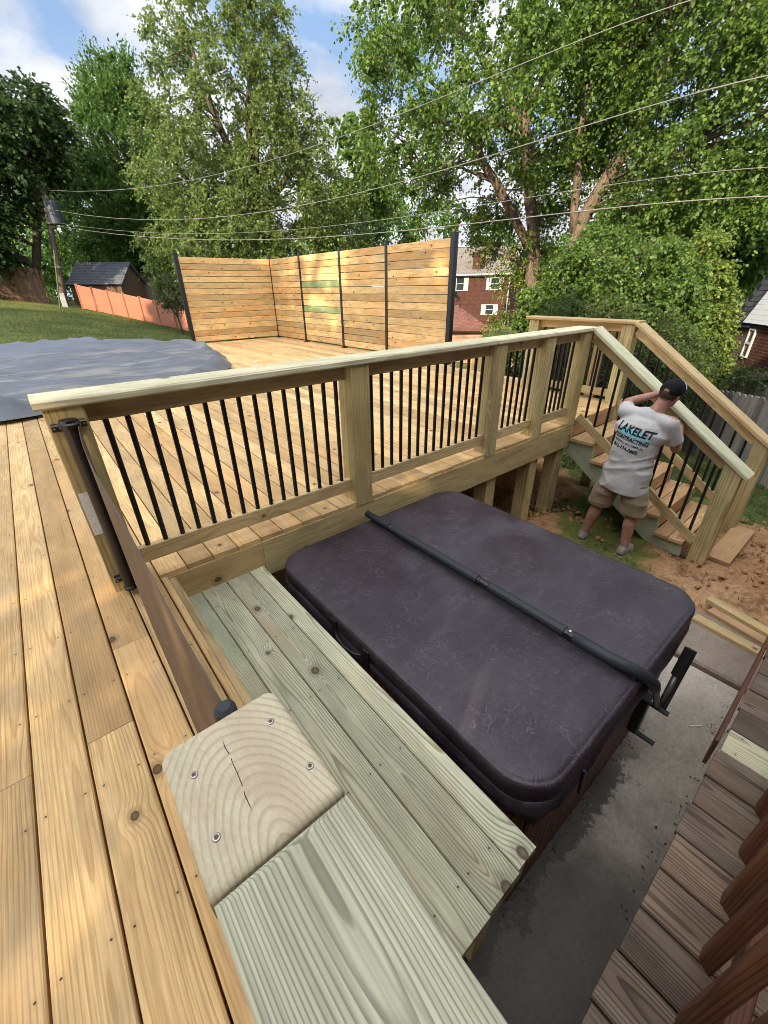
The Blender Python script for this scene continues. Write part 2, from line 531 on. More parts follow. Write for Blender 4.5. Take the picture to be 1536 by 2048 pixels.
M['shirt'] = cloth('grey_tshirt', (.50, .48, .45), .06, 0.)
M['shorts'] = cloth('khaki', (.30, .225, .135), .16, .2, (.20, .145, .085))
M['cap_cloth'] = cloth('black_cap', (.010, .011, .012), .4, 0.)
M['capmesh'] = cloth('white_mesh', (.6, .62, .62), .2)
M['shoe'] = cloth('tan_shoe', (.25, .20, .15), .3)
M['sole'] = plain('shoe_sole', (.24, .21, .17), .8, nscale=40)
M['sock'] = cloth('grey_sock', (.22, .23, .24), .2)
M['ink'] = plain('navy_print', (.012, .020, .032), .8, .2, nscale=200, namt=.3)
M['cyan'] = plain('cyan_print', (.25, .66, .72), .8, .2, nscale=60, namt=.2)


def skinm():
    m, t = newmat('skin')
    p = t.pos()
    n = t.noise(p, 18., 4., .6)
    col = t.mix(t.ss(n, .3, .7), (.36, .165, .115), (.47, .245, .175))
    b = t.out(col, .5, t.bump(t.noise(p, 160., 3.), .15, .003), .4)
    b.inputs['Subsurface Weight'].default_value = .1
    b.inputs['Subsurface Radius'].default_value = (.02, .008, .004)
    return m


M['skin'] = skinm()
M['hair'] = plain('short_hair', (.05, .032, .02), .7, .3, nscale=120, namt=.4, bump=.4)

# ------------------------------------------------------------------ mesh helpers
ORG = {}


class MB:
    def __init__(s):
        s.v, s.f, s.bc, s.br, s.bl = [], [], [], [], []

    def raw(s, verts, faces, bc=None, br=None, bl=None):
        o = len(s.v)
        s.v += [tuple(map(float, p)) for p in verts]
        s.f += [tuple(i + o for i in f) for f in faces]
        n = len(verts)
        s.bc += list(bc) if bc is not None else [tuple(p) for p in verts]
        s.br += [br or (.5, .5, .5)] * n
        s.bl += list(bl) if bl is not None else (list(bc) if bc is not None else [tuple(p) for p in verts])
        return s

    def board(s, c, ax, ay, L, Wd, T, ch=.003, br=None, skew=0.0, taper=None):
        """board centred on c, ax along, ay across; bc holds board coordinates for the grain"""
        ax = Vector(ax).normalized()
        ay = Vector(ay).normalized()
        az = ax.cross(ay)
        c = Vector(c)
        w, t = Wd / 2, T / 2
        ch = min(ch, w * .45, t * .45)
        prof = [(-w + ch, -t), (w - ch, -t), (w, -t + ch), (w, t - ch), (w - ch, t), (-w + ch, t), (-w, t - ch), (-w, -t + ch)]
        br = br or (random.random(), random.random(), random.random())
        uo = random.random() * 60
        vs, bc, bl = [], [], []
        for e in (-1, 1):
            for (a, b) in prof:
                u = e * L / 2 + (skew * b / t if t else 0)
                vs.append(c + ax * u + ay * a + az * b)
                bc.append((u + uo, a, b))
                bl.append((u, a, b))
        fs = [(i, (i + 1) % 8, 8 + (i + 1) % 8, 8 + i) for i in range(8)]
        fs += [tuple(range(7, -1, -1)), tuple(range(8, 16))]
        s.raw(vs, fs, bc, br, bl)
        return s

    def ab(s, lo, hi, along='x', **k):
        """axis-aligned board from corner to corner"""
        lo, hi = Vector(lo), Vector(hi)
        c = (lo + hi) / 2
        d = hi - lo
        if along == 'x':
            return s.board(c, (1, 0, 0), (0, 1, 0), d.x, d.y, d.z, **k) if d.y >= d.z else s.board(c, (1, 0, 0), (0, 0, 1), d.x, d.z, d.y, **k)
        if along == 'y':
            return s.board(c, (0, 1, 0), (1, 0, 0), d.y, d.x, d.z, **k) if d.x >= d.z else s.board(c, (0, 1, 0), (0, 0, 1), d.y, d.z, d.x, **k)
        return s.board(c, (0, 0, 1), (1, 0, 0), d.z, d.x, d.y, **k) if d.x >= d.y else s.board(c, (0, 0, 1), (0, 1, 0), d.z, d.y, d.x, **k)

    def quad(s, a, b, c, d, bl=None):
        a, b, c, d = map(Vector, (a, b, c, d))
        if bl is None:
            u = (b - a).length
            v = (d - a).length
            bl = [(0, 0, 0), (u, 0, 0), (u, v, 0), (0, v, 0)]
        return s.raw([a, b, c, d], [(0, 1, 2, 3)], None, None, bl)

    def slab_quad(s, a, b, c, d, th):
        """a quad with thickness downwards along its normal, uv in metres"""
        a, b, c, d = map(Vector, (a, b, c, d))
        n = (b - a).cross(d - a).normalized() * th
        u = (b - a).length
        v = (d - a).length
        bl = [(0, 0, 0), (u, 0, 0), (u, v, 0), (0, v, 0)] * 2
        return s.raw([a, b, c, d, a - n, b - n, c - n, d - n],
                     [(0, 1, 2, 3), (7, 6, 5, 4), (0, 4, 5, 1), (1, 5, 6, 2), (2, 6, 7, 3), (3, 7, 4, 0)], None, None, bl)

    def tube(s, pts, rad, n=8, cap=True):
        pts = [Vector(p) for p in pts]
        if not isinstance(rad, (list, tuple, np.ndarray)):
            rad = [rad] * len(pts)
        vs = []
        ref = None
        for i, p in enumerate(pts):
            d = (pts[min(i + 1, len(pts) - 1)] - pts[max(i - 1, 0)]).normalized()
            if ref is None:
                ref = Vector((0, 0, 1)) if abs(d.z) < .9 else Vector((1, 0, 0))
            a = (ref - d * ref.dot(d)).normalized()
            ref = a
            b = d.cross(a)
            for k in range(n):
                g = 2 * math.pi * k / n
                vs.append(p + (a * math.cos(g) + b * math.sin(g)) * rad[i])
        fs = []
        for i in range(len(pts) - 1):
            for k in range(n):
                fs.append((i * n + k, i * n + (k + 1) % n, (i + 1) * n + (k + 1) % n, (i + 1) * n + k))
        if cap:
            fs.append(tuple(range(n - 1, -1, -1)))
            fs.append(tuple(range((len(pts) - 1) * n, len(pts) * n)))
        return s.raw(vs, fs)

    def prism(s, poly, axis, lo, hi, br=None):
        """poly in the two other axes, extruded from lo to hi along axis"""
        def P(a, b, h):
            return {'x': (h, a, b), 'y': (a, h, b), 'z': (a, b, h)}[axis]
        n = len(poly)
        vs = [P(a, b, lo) for a, b in poly] + [P(a, b, hi) for a, b in poly]
        fs = [tuple(range(n - 1, -1, -1)), tuple(range(n, 2 * n))] + [(i, (i + 1) % n, n + (i + 1) % n, n + i) for i in range(n)]
        bcs = [(a * .8 + b * .5, a * -.5 + b * .8, 0.) for a, b in poly] * 2
        return s.raw(vs, fs, bcs, br or (random.random(), random.random(), random.random()))

    def build(s, name, mat, parent=None, smooth=False, org=None):
        me = bpy.data.meshes.new(name)
        if parent is not None:
            org = ORG[parent.name]
        elif org is None:
            org = (0, 0, 0)
        vs = (np.array(s.v, dtype=float) - np.array(org)).tolist()
        me.from_pydata(vs, [], s.f)
        for nm, dat in (('bc', s.bc), ('br', s.br), ('bl', s.bl)):
            at = me.attributes.new(nm, 'FLOAT_VECTOR', 'POINT')
            at.data.foreach_set('vector', np.array([tuple(d) for d in dat], dtype=np.float32).ravel())
        me.materials.append(M[mat] if isinstance(mat, str) else mat)
        bm = bmesh.new()
        bm.from_mesh(me)
        bmesh.ops.recalc_face_normals(bm, faces=bm.faces)
        bm.to_mesh(me)
        bm.free()
        if smooth:
            me.polygons.foreach_set('use_smooth', [True] * len(me.polygons))
        o = bpy.data.objects.new(name, me)
        COL.objects.link(o)
        if parent is not None:
            o.parent = parent
            ORG[o.name] = org
        else:
            o.location = org
            ORG[o.name] = org
        return o


def thing(name, label, cat, loc=(0, 0, 0), group=None):
    o = bpy.data.objects.new(name, None)
    o.empty_display_size = .2
    COL.objects.link(o)
    o.location = loc
    ORG[o.name] = tuple(loc)
    o['label'] = label
    o['category'] = cat
    if group:
        o['group'] = group
    return o


def tag(o, label, cat, group=None, kind=None):
    o['label'] = label
    o['category'] = cat
    if group:
        o['group'] = group
    if kind:
        o['kind'] = kind
    return o


def struct(o, label=None):
    o['kind'] = 'structure'
    if label:
        o['label'] = label
    return o


def dupe(o, loc, parent=None):
    c = o.copy()
    COL.objects.link(c)
    c.location = loc
    if parent:
        c.parent = parent
    return c


def at(px, py, D):
    """a point of the place at horizontal distance D from the camera, seen at photo pixel px,py"""
    v = RC.T @ np.array([(px - 768) / FPX, (py - 1024) / FPX, 1.0])
    p = np.array([0, 0, CAMH]) + v * D / math.hypot(v[0], v[1])
    return Vector(p)


def sstep(a, b, x):
    t = np.clip((x - a) / (b - a), 0, 1)
    return t * t * (3 - 2 * t)


class VN:
    """small value noise for shaping geometry"""
    def __init__(s, seed):
        s.g = np.random.default_rng(seed).random((32, 32, 32))

    def __call__(s, p, sc_=1.0):
        p = np.asarray(p, float) * sc_
        i = np.floor(p).astype(int)
        f = p - i
        f = f * f * (3 - 2 * f)
        r = 0
        for dx in (0, 1):
            for dy in (0, 1):
                for dz in (0, 1):
                    wgt = (f[..., 0] if dx else 1 - f[..., 0]) * (f[..., 1] if dy else 1 - f[..., 1]) * (f[..., 2] if dz else 1 - f[..., 2])
                    r = r + wgt * s.g[(i[..., 0] + dx) % 32, (i[..., 1] + dy) % 32, (i[..., 2] + dz) % 32]
        return r


vn = VN(3)


def gz(x, y):
    """height of the ground"""
    x = np.asarray(x, float)
    y = np.asarray(y, float)
    near = -1.09 - .13 * np.maximum(0, x - 5.0)
    near = np.maximum(near, -2.4)
    xx = np.clip(x, 0, 9)
    far = .85 - .115 * xx - .008 * xx * xx + .06 * (np.minimum(y, 36) - 30) - .10 * np.clip(x - 9, 0, 14) - .03 * np.minimum(x, 0)
    far = np.maximum(far, -3.2)
    w = sstep(6, 15, y)
    return near * (1 - w) + far * w


#@@SETTING
# ------------------------------------------------------------------ ground
def make_ground():
    xs = np.concatenate([np.arange(-60, -4, 4.), np.arange(-4, 2.6, .5), np.arange(2.6, 7, .06), np.arange(7, 14, .5), np.arange(14, 200, 8.)])
    ys = np.concatenate([np.arange(-60, -4, 4.), np.arange(-4, -1.6, .4), np.arange(-1.6, 4.6, .06), np.arange(4.6, 40, .6), np.arange(40, 260, 10.)])
    X, Y = np.meshgrid(xs, ys, indexing='ij')
    Z = gz(X, Y)
    P = np.stack([X, Y, X * 0], -1)
    fine = ((X > 2.5) & (X < 7.1) & (Y > -1.7) & (Y < 4.7))
    rough = (vn(P, 1.3) - .5) * .07 + (vn(P, 4.5) - .5) * .075 + (vn(P, 11.) - .5) * .05
    # heaps of dug clay beside the footings
    heap = .10 * np.exp(-((X - 3.6) ** 2 / .35 + (Y - 1.85) ** 2 / .12)) + .12 * np.exp(-((X - 5.0) ** 2 / .5 + (Y - 3.0) ** 2 / .2)) + .05 * np.exp(-((X - 4.9) ** 2 / .5 + (Y + .35) ** 2 / .1))
    hole = -.25 * np.exp(-((X - 4.1) ** 2 / .12 + (Y - 2.75) ** 2 / .08))
    rough = rough * np.where((X < 3.8) & (Y < .75), .25, 1.0) - np.where((X < 3.8) & (Y < .75), .035, 0)
    edge = sstep(2.5, 3.0, X) * sstep(7.1, 6.5, X) * sstep(-1.7, -1.2, Y) * sstep(4.7, 4.1, Y)
    Z = Z + np.where(fine, (rough + heap + hole) * edge, 0)
    n, k = X.shape
    vs = np.stack([X.ravel(), Y.ravel(), Z.ravel()], 1)
    fs = [(i * k + j, (i + 1) * k + j, (i + 1) * k + j + 1, i * k + j + 1) for i in range(n - 1) for j in range(k - 1)]
    b = MB()
    b.v = [tuple(p) for p in vs]
    b.f = fs
    b.bc = b.br = b.bl = b.v
    return struct(b.build('ground', 'ground', smooth=True), 'grass lawn and bare red clay round the new deck')


make_ground()
struct(MB().ab((-.6, -2.2, -1.30), (2.93, .75, -1.05), 'x', ch=.012).build('patio_slab', 'slab'), 'concrete patio slab beside the hot tub, damp at its foot, with shade painted in')
struct(MB().board((3.30, .03, -1.105), (0, 1, 0), (1, 0, 0), 1.1, .62, .12, ch=.015).build('paving_slab', 'paver'), 'second weathered paving slab past the patio edge')


# grass blades close to the stairs and clods of clay
def blades(n, box, hmin, hmax, name, label, keep):
    x = rng.uniform(box[0], box[1], n)
    y = rng.uniform(box[2], box[3], n)
    k = keep(x, y)
    x, y = x[k], y[k]
    n = len(x)
    z = gz(x, y) - .02
    h = rng.uniform(hmin, hmax, n)
    a = rng.uniform(0, 2 * math.pi, n)
    lean = rng.normal(0, .5, (n, 2)) * h[:, None]
    w = .0045 + .003 * rng.random(n)
    dx, dy = np.cos(a) * w, np.sin(a) * w
    v = np.zeros((n, 3, 3))
    v[:, 0] = np.stack([x - dx, y - dy, z], 1)
    v[:, 1] = np.stack([x + dx, y + dy, z], 1)
    v[:, 2] = np.stack([x + lean[:, 0], y + lean[:, 1], z + h], 1)
    me = bpy.data.meshes.new(name)
    me.from_pydata(v.reshape(-1, 3).tolist(), [], np.arange(n * 3).reshape(-1, 3).tolist())
    me.materials.append(M['grass'])
    o = bpy.data.objects.new(name, me)
    COL.objects.link(o)
    return tag(o, label, 'grass', kind='stuff')


def grass_keep(x, y):
    P = np.stack([x, y, x * 0], -1)
    nn = (vn(P, 1.7) - .5) * 1.3
    d1 = np.sqrt((x - 4.6) ** 2 + 2.2 * (y + .1) ** 2)
    d2 = np.sqrt(.55 * (x - 3.4) ** 2 + 3 * (y - 2.0) ** 2)
    k = (d1 + nn > 1.5) & (d2 + nn * .5 > .65) & (x + nn > 3.25) & ~((np.abs(y - 3.4) + np.maximum(x - 5.1, 0) + nn * .4) < 1.2)
    return k | (rng.random(len(x)) < .05)


blades(110000, (2.95, 8.8, -1.2, 5.2), .03, .075, 'short_grass', 'short patchy grass round the stair foot and behind the deck', grass_keep)
blades(90000, (-6, 9, 12.8, 30), .05, .11, 'back_lawn', 'mown green lawn between grey tarp and the far fences', lambda x, y: np.ones(len(x), bool))


def clods():
    b = MB()
    for i in range(1100):
        if i % 2:
            x, y = rng.normal(3.75, .55), rng.normal(1.9, .28)
        else:
            x, y = rng.normal(4.8, .7), rng.normal(-.15, .45)
        if i % 7 == 0:
            x, y = rng.normal(4.9, .5), rng.normal(3.1, .3)
        if x < 3.02 or (x < 3.7 and y < .6) or (abs(x - 5.02) < .5 and abs(y - .475) < .13):
            continue
        r = abs(rng.normal(.0, .013)) + .005
        z = float(gz(x, y)) + r * .4 + .02
        bm_v = []
        t = (1 + 5 ** .5) / 2
        ico = [(-1, t, 0), (1, t, 0), (-1, -t, 0), (1, -t, 0), (0, -1, t), (0, 1, t), (0, -1, -t), (0, 1, -t), (t, 0, -1), (t, 0, 1), (-t, 0, -1), (-t, 0, 1)]
        fc = [(0, 11, 5), (0, 5, 1), (0, 1, 7), (0, 7, 10), (0, 10, 11), (1, 5, 9), (5, 11, 4), (11, 10, 2), (10, 7, 6), (7, 1, 8), (3, 9, 4), (3, 4, 2), (3, 2, 6), (3, 6, 8), (3, 8, 9), (4, 9, 5), (2, 4, 11), (6, 2, 10), (8, 6, 7), (9, 8, 1)]
        for p in ico:
            q = Vector(p) * (r / 1.9) * rng.uniform(.7, 1.25)
            bm_v.append((x + q.x * rng.uniform(.9, 1.5), y + q.y, z + q.z * .7))
        b.raw(bm_v, fc)
    return tag(b.build('clay_clods', M['ground'] if False else clay, smooth=False), 'loose clods of red clay scattered by the footings and stair foot', 'soil', kind='stuff')


clay = plain('red_clay', (.36, .185, .085), .95, .1, nscale=25, namt=.35, bump=.5)
clods()

#@@DECK
# ------------------------------------------------------------------ new deck
PIT = .1425
X0 = -.0985
deck = thing('wooden_deck', 'large new pine deck on posts running back to the privacy screen', 'deck', (0, 2.0, 0))


def deck_boards():
    b = MB()
    joists = [y for y in np.arange(-3.9 - .0, 13, .4064)]
    for k in range(-34, 45):
        xl = X0 + PIT * k + .0025
        xr = xl + PIT - .006
        xm = (xl + xr) / 2
        if xm < .15:
            y0 = -1.2
        else:
            y0 = 2.090 + random.uniform(-.004, .004)
        if xm > 5.62:
            y0 = 3.46
        if k == 1:
            xr = min(xr, .186)
        y1 = 12.62
        if xm < 2.4:
            y1 = 11.0
        if xm > 6.02:
            y0 = 5.45
        cuts = [y0]
        y = y0 + random.uniform(1.0, 4.4)
        if k == 0:
            y = 1.668
        if k == -1 or k == -3:
            y = 1.266
        if k == -2:
            y = .46
        while y < y1 - .8:
            cuts.append(y)
            y += random.choice((3.66, 4.06, 4.88, 2.85))
        cuts.append(y1)
        if xm > .19:
            cuts = [c for c in cuts if c == y0 or c > y0 + .5]
        for a, c in zip(cuts[:-1], cuts[1:]):
            b.board((xm, (a + c) / 2, -.015 + random.uniform(-.0008, .0008)), (0, 1, 0), (1, 0, 0), c - a - .002, xr - xl, .030, ch=.004)
    # narrow ripped strip along the step-down
    b.board((.204, .42, -.015), (0, 1, 0), (1, 0, 0), 3.28, .030, .030, ch=.004)
    return b.build('decking', 'deck', deck)


deck_boards()
fb = MB()
fb.board((.4905, 2.105, -.165), (1, 0, 0), (0, 0, 1), .529, .268, .038)
fb.build('fascia', 'rail', deck)
fb = MB()
fb.board((2.598, 2.105, -.155), (1, 0, 0), (0, 0, 1), 3.682, .250, .038)
fb.build('fascia', 'fascia', deck)
fb = MB()
fb.board((.2415, .43, -.19), (0, 1, 0), (0, 0, 1), 3.30, .31, .034)
fb.build('side_fascia', 'rail', deck)
fb = MB().board((5.56, 2.77, -.155), (0, 1, 0), (0, 0, 1), 1.34, .25, .038)
fb.build('fascia', 'fascia', deck)
fb = MB().board((5.0, 2.135, -.155), (1, 0, 0), (0, 0, 1), 1.06, .25, .034)
fb.build('stair_header', 'fascia', deck)
# joists and beams under the boards
jb = MB()
for y in np.arange(2.55, 12.6, .4064):
    jb.ab((.25, y - .019, -.27), (5.53 if y < 3.4 else 5.98, y + .019, -.032), 'x')
for y in (2.9, 5.4, 8.0, 10.6):
    jb.ab((.3, y - .04, -.49), (5.5, y + .04, -.272), 'x')
jb.build('joist_frame', 'rail', deck)
for (x, y, w) in ((3.08, 2.20, .14), (3.80, 2.20, .14), (4.33, 2.20, .14), (4.05, 2.85, .14), (5.46, 2.22, .14), (5.46, 3.35, .14), (2.3, 2.9, .14), (.6, 2.9, .14),
                  (.6, 5.4, .14), (3.0, 5.4, .14), (5.4, 5.4, .14), (5.4, 8.0, .14), (3.0, 8.0, .14), (5.4, 10.6, .14), (5.4, 12.4, .14)):
    zt = -.035 if y < 2.5 else -.492
    MB().ab((x - w / 2, y - .07, -1.3 if y < 10 else -1.2), (x + w / 2, y + .07, zt), 'z').build('support_post', 'post', deck)
# struts under the near left deck, mostly hidden
MB().ab((-4.5, -1.15, -.29), (.19, -1.11, -.04), 'x').build('fascia', 'rail', deck)


# ------------------------------------------------------------------ railing helper
def baluster(L, R=.0125):
    b = MB()
    b.tube([(0, 0, 0), (0, 0, L)], R, 10)
    o = b.build('baluster', 'black', None, smooth=False)
    return o


def straight_rail(root, p0, p1, bays, zlow=.075, zup=.84, zcap=.905, first=None):
    """balusters between posts; bays = list of (start, end, count) in metres along the run"""
    p0, p1 = Vector(p0), Vector(p1)
    d = (p1 - p0).normalized()
    proto = None
    for (a, b_, n) in bays:
        m = MB()
        c = p0 + d * (a + b_) / 2
        m.board((c.x, c.y, (zup + zcap) / 2 - .01), d, (0, 0, 1), b_ - a, .088, .038)
        m.build('upper_rail', 'rail', root)
        m = MB()
        m.board((c.x, c.y, zlow + .044), d, (0, 0, 1), b_ - a, .088, .038)
        m.build('lower_rail', 'rail', root)
        for i in range(n):
            s = a + (b_ - a) * (i + .75) / (n + .5)
            p = p0 + d * s
            loc = Vector((p.x, p.y, zlow + .075)) - Vector(ORG[root.name])
            if proto is None:
                proto = baluster(zup - zlow - .09 + .02)
                proto.parent = root
                proto.location = loc
            else:
                dupe(proto, loc, root)


RY = 2.08
rail = thing('deck_railing', 'long wooden railing with black balusters running past the hot tub to the stairs', 'railing', (2.2, 2.12, 0))
for (xa, xb) in ((-.012, .128), (1.463, 1.605), (2.872, 3.014), (3.598, 3.738), (4.272, 4.412)):
    MB().ab((xa, RY, -.031), (xb, RY + .14, .902), 'z', ch=.004).build('post', 'post', rail)
straight_rail(rail, (0, 2.155, 0), (5, 2.155, 0), [(.128, 1.463, 15), (1.605, 2.872, 14), (3.014, 3.598, 6), (3.738, 4.272, 6)], .072)
cp = MB()
cp.board((1.42, 2.155, .923), (1, 0, 0), (0, 1, 0), 2.91, .19, .038, ch=.008)
cp.build('top_cap', 'cap', rail)
cp = MB()
cp.board((3.652, 2.155, .9235), (1, 0, 0), (0, 1, 0), 1.55, .19, .038, ch=.008)
cp.build('top_cap', 'cap', rail)

rail2 = thing('deck_railing', 'short side railing with black balusters beyond the stair top', 'railing', (5.45, 2.8, 0))
for (ya, yb) in ((2.09, 2.23), (3.30, 3.44)):
    MB().ab((5.40, ya, -.9 if ya < 3 else -.03), (5.54, yb, .902), 'z', ch=.004).build('post', 'post', rail2)
straight_rail(rail2, (5.47, 2.23, 0), (5.47, 3.30, 0), [(0, 1.07, 11)], .072)
MB().board((5.47, 2.77, .9245), (0, 1, 0), (1, 0, 0), 1.44, .19, .038, ch=.008).build('top_cap', 'rail', rail2)
MB().board((5.60, 2.74, .745), (0, 1, 0), (0, 0, 1), 1.12, .14, .036).build('outer_board', 'rail', rail2)
MB().ab((5.58, 2.50, -.03), (5.67, 2.59, .674), 'z').build('brace_post', 'tread', rail2)

# ------------------------------------------------------------------ stairs
RISE, RUN = .1817, .265
stair = thing('deck_stairs', 'wooden stairs leading down from the deck to the clay ground', 'stairs', (4.95, 1.3, -1.09))


def stringer(x0, x1):
    poly = [(2.085, -.24)]
    for k in range(1, 6):
        y = 2.08 - RUN * (k - 1)
        poly += [(y - .012, -RISE * k - .032), (y - RUN + .004, -RISE * k - .032)]
    poly += [(.75, -1.085), (1.02, -1.10), (2.085, -.375)]
    # order: walk tread profile then back along the bottom
    return MB().prism(poly, 'x', x0, x1)


stringer(4.415, 4.453).build('stringer', 'stringer', stair)
stringer(5.36, 5.398).build('stringer', 'stringer', stair)
for k in range(1, 6):
    y1 = 2.08 - RUN * (k - 1)
    tb = MB()
    for j in range(2):
        tb.board((4.905, y1 - .062 - .1335 * j - .004, -RISE * k - .016), (1, 0, 0), (0, 1, 0), 1.06, .128, .030, ch=.004)
    tb.build('tread', 'tread', stair)
    MB().ab((4.455, y1 + .004, -RISE * k + .002), (5.358, y1 + .02, -RISE * (k - 1) - .034), 'x').build('riser', 'tread', stair)
MB().ab((4.455, .738, -1.085), (5.358, .754, -RISE * 5 - .034), 'x').build('riser', 'tread', stair)


def stair_rail(x, name_label, inner, lm):
    """sloped railing along the stairs on plane x; inner = +1 towards +x"""
    r = thing('stair_railing', name_label, 'railing', (x, 1.3, -1.0))
    sl = 1.085 / 1.586
    dvec = Vector((0, -1, -sl)).normalized()
    nrm = Vector((0, -sl, 1)).normalized()
    ytop, ybot = 2.085, .50
    ztop = .925
    L = math.hypot(ytop - ybot, (ytop - ybot) * sl)
    c = Vector((x, (ytop + ybot) / 2, ztop - sl * (ytop - ybot) / 2))
    MB().board(c, dvec, (1, 0, 0), L, .19, .038, ch=.008).build('top_cap', lm, r)
    c2 = c - nrm * .066 + dvec * -.03
    c2.y = (2.075 + .69) / 2
    c2.z = ztop - sl * (2.085 - c2.y) - .066 / nrm.z
    MB().board(c2, dvec, nrm, math.hypot(1.385, 1.385 * sl), .088, .038).build('upper_rail', 'rail', r)
    zl = .052
    c3 = Vector((x, c2.y, zl - sl * (2.085 - c2.y)))
    MB().board(c3, dvec, nrm, math.hypot(1.385, 1.385 * sl), .088, .038).build('lower_rail', 'rail', r)
    # foot post with a slanted top
    pb = MB()
    zt = lambda y: ztop - sl * (2.085 - y) - .022 / nrm.z
    ya, yb = .545, .685
    w = .07
    pts = [(x - w, ya), (x + w, ya), (x + w, yb), (x - w, yb)]
    vs = [(a, b, -1.35) for a, b in pts] + [(a, b, zt(b)) for a, b in pts]
    fs = [(3, 2, 1, 0), (4, 5, 6, 7), (0, 1, 5, 4), (1, 2, 6, 5), (2, 3, 7, 6), (3, 0, 4, 7)]
    pb.raw(vs, fs, [(v[2] + 7 * x, v[0] - x, v[1] - .6) for v in vs], (.4, .35, .5))
    pb.build('post', 'post', r)
    proto = None
    n = 12
    hl = (ztop - .066 / nrm.z) - zl - .07
    for i in range(n):
        y = 2.0 - (2.0 - .76) * i / (n - 1)
        z = zl - sl * (2.085 - y)
        loc = Vector((x, y, z + .03)) - Vector(ORG[r.name])
        if proto is None:
            proto = baluster(hl)
            proto.parent = r
            proto.location = loc
        else:
            dupe(proto, loc, r)
    return r


stair_rail(4.47, 'sloped stair railing with pale cap that the man is working on', 1, 'cap')
stair_rail(5.45, 'sloped stair railing on the far side of the stairs', -1, 'rail')
tag(MB().board((5.02, .475, -1.060), (1, 0, 0), (0, 1, 0), .92, .19, .036).build('plank', 'tread'), 'loose pale plank on the clay at the stair foot', 'plank')

#@@NEAR
# ------------------------------------------------------------------ step platform beside the tub
step = thing('step_platform', 'low greenish plank platform between the upper deck and the hot tub', 'platform', (.48, 1.1, -.2))
sb = MB()
for i, (xa, xb, ya) in enumerate(((.262, .3585, .186), (.362, .5015, .176), (.505, .6435, .181), (.647, .738, .186))):
    sb.board(((xa + xb) / 2, (ya + 2.083) / 2, -.2145), (0, 1, 0), (1, 0, 0), 2.083 - ya, xb - xa, .038, ch=.004)
sb.build('planks', 'bench', step)
fr = MB()
fr.ab((.27, .20, -.42), (.73, .238, -.235), 'x')
fr.ab((.69, .24, -.42), (.728, 2.08, -.235), 'y')
for y in (.7, 1.2, 1.7):
    fr.ab((.27, y, -.42), (.689, y + .038, -.235), 'x')
fr.build('frame', 'bench', step)
for (x, y) in ((.655, .29), (.655, 1.95), (.31, .29)):
    MB().ab((x - .045, y - .045, -1.06), (x + .045, y + .045, -.425), 'z').build('leg', 'post', step)

# ------------------------------------------------------------------ near railing end with its broad cap
near = thing('deck_railing', 'near railing end with broad greenish cap and four screws', 'railing', (.045, .2, 0))


def bevel_board(name, mat, lo, hi, along, r, seg, rootobj, corner=0.0, br=None, pith=(0, 0), ring_org=None):
    lo, hi = Vector(lo), Vector(hi)
    bm = bmesh.new()
    bmesh.ops.create_cube(bm, size=1)
    for v in bm.verts:
        v.co = Vector((lo.x + (v.co.x + .5) * (hi.x - lo.x), lo.y + (v.co.y + .5) * (hi.y - lo.y), lo.z + (v.co.z + .5) * (hi.z - lo.z)))
    if corner:
        es = [e for e in bm.edges if abs(e.verts[0].co.z - e.verts[1].co.z) > .01 and min(e.verts[0].co.y, e.verts[1].co.y) > hi.y - 1e-4]
        bmesh.ops.bevel(bm, geom=es, offset=corner, segments=6, affect='EDGES', profile=.5)
    es = [e for e in bm.edges if min(e.verts[0].co.z, e.verts[1].co.z) > hi.z - 1e-4]
    bmesh.ops.bevel(bm, geom=es, offset=r, segments=seg, affect='EDGES', profile=.5)
    vs = [v.co.copy() for v in bm.verts]
    bm.verts.index_update()
    fs = [tuple(v.index for v in f.verts) for f in bm.faces]
    bm.free()
    b = MB()
    c = (lo + hi) / 2
    bc = [(ring_org(v) if ring_org else (v.y - lo.y + 3.0, v.x - c.x, v.z - c.z)) for v in vs]
    b.raw(vs, fs, bc, br or (.5, .5, .5), [(v.y, v.x - c.x, v.z) for v in vs])
    o = b.build(name, mat, rootobj)
    for p in o.data.polygons:
        p.use_smooth = p.normal.z < .98 and p.normal.z > .05
    return o


CZ = .855


def endpiece(v):
    # growth rings sweep round a pith near the left edge
    return (9.3, (v.x - .052) * 1.0 + .0, (v.y - .215) * .52 - .03 + (v.z - CZ) * .5)


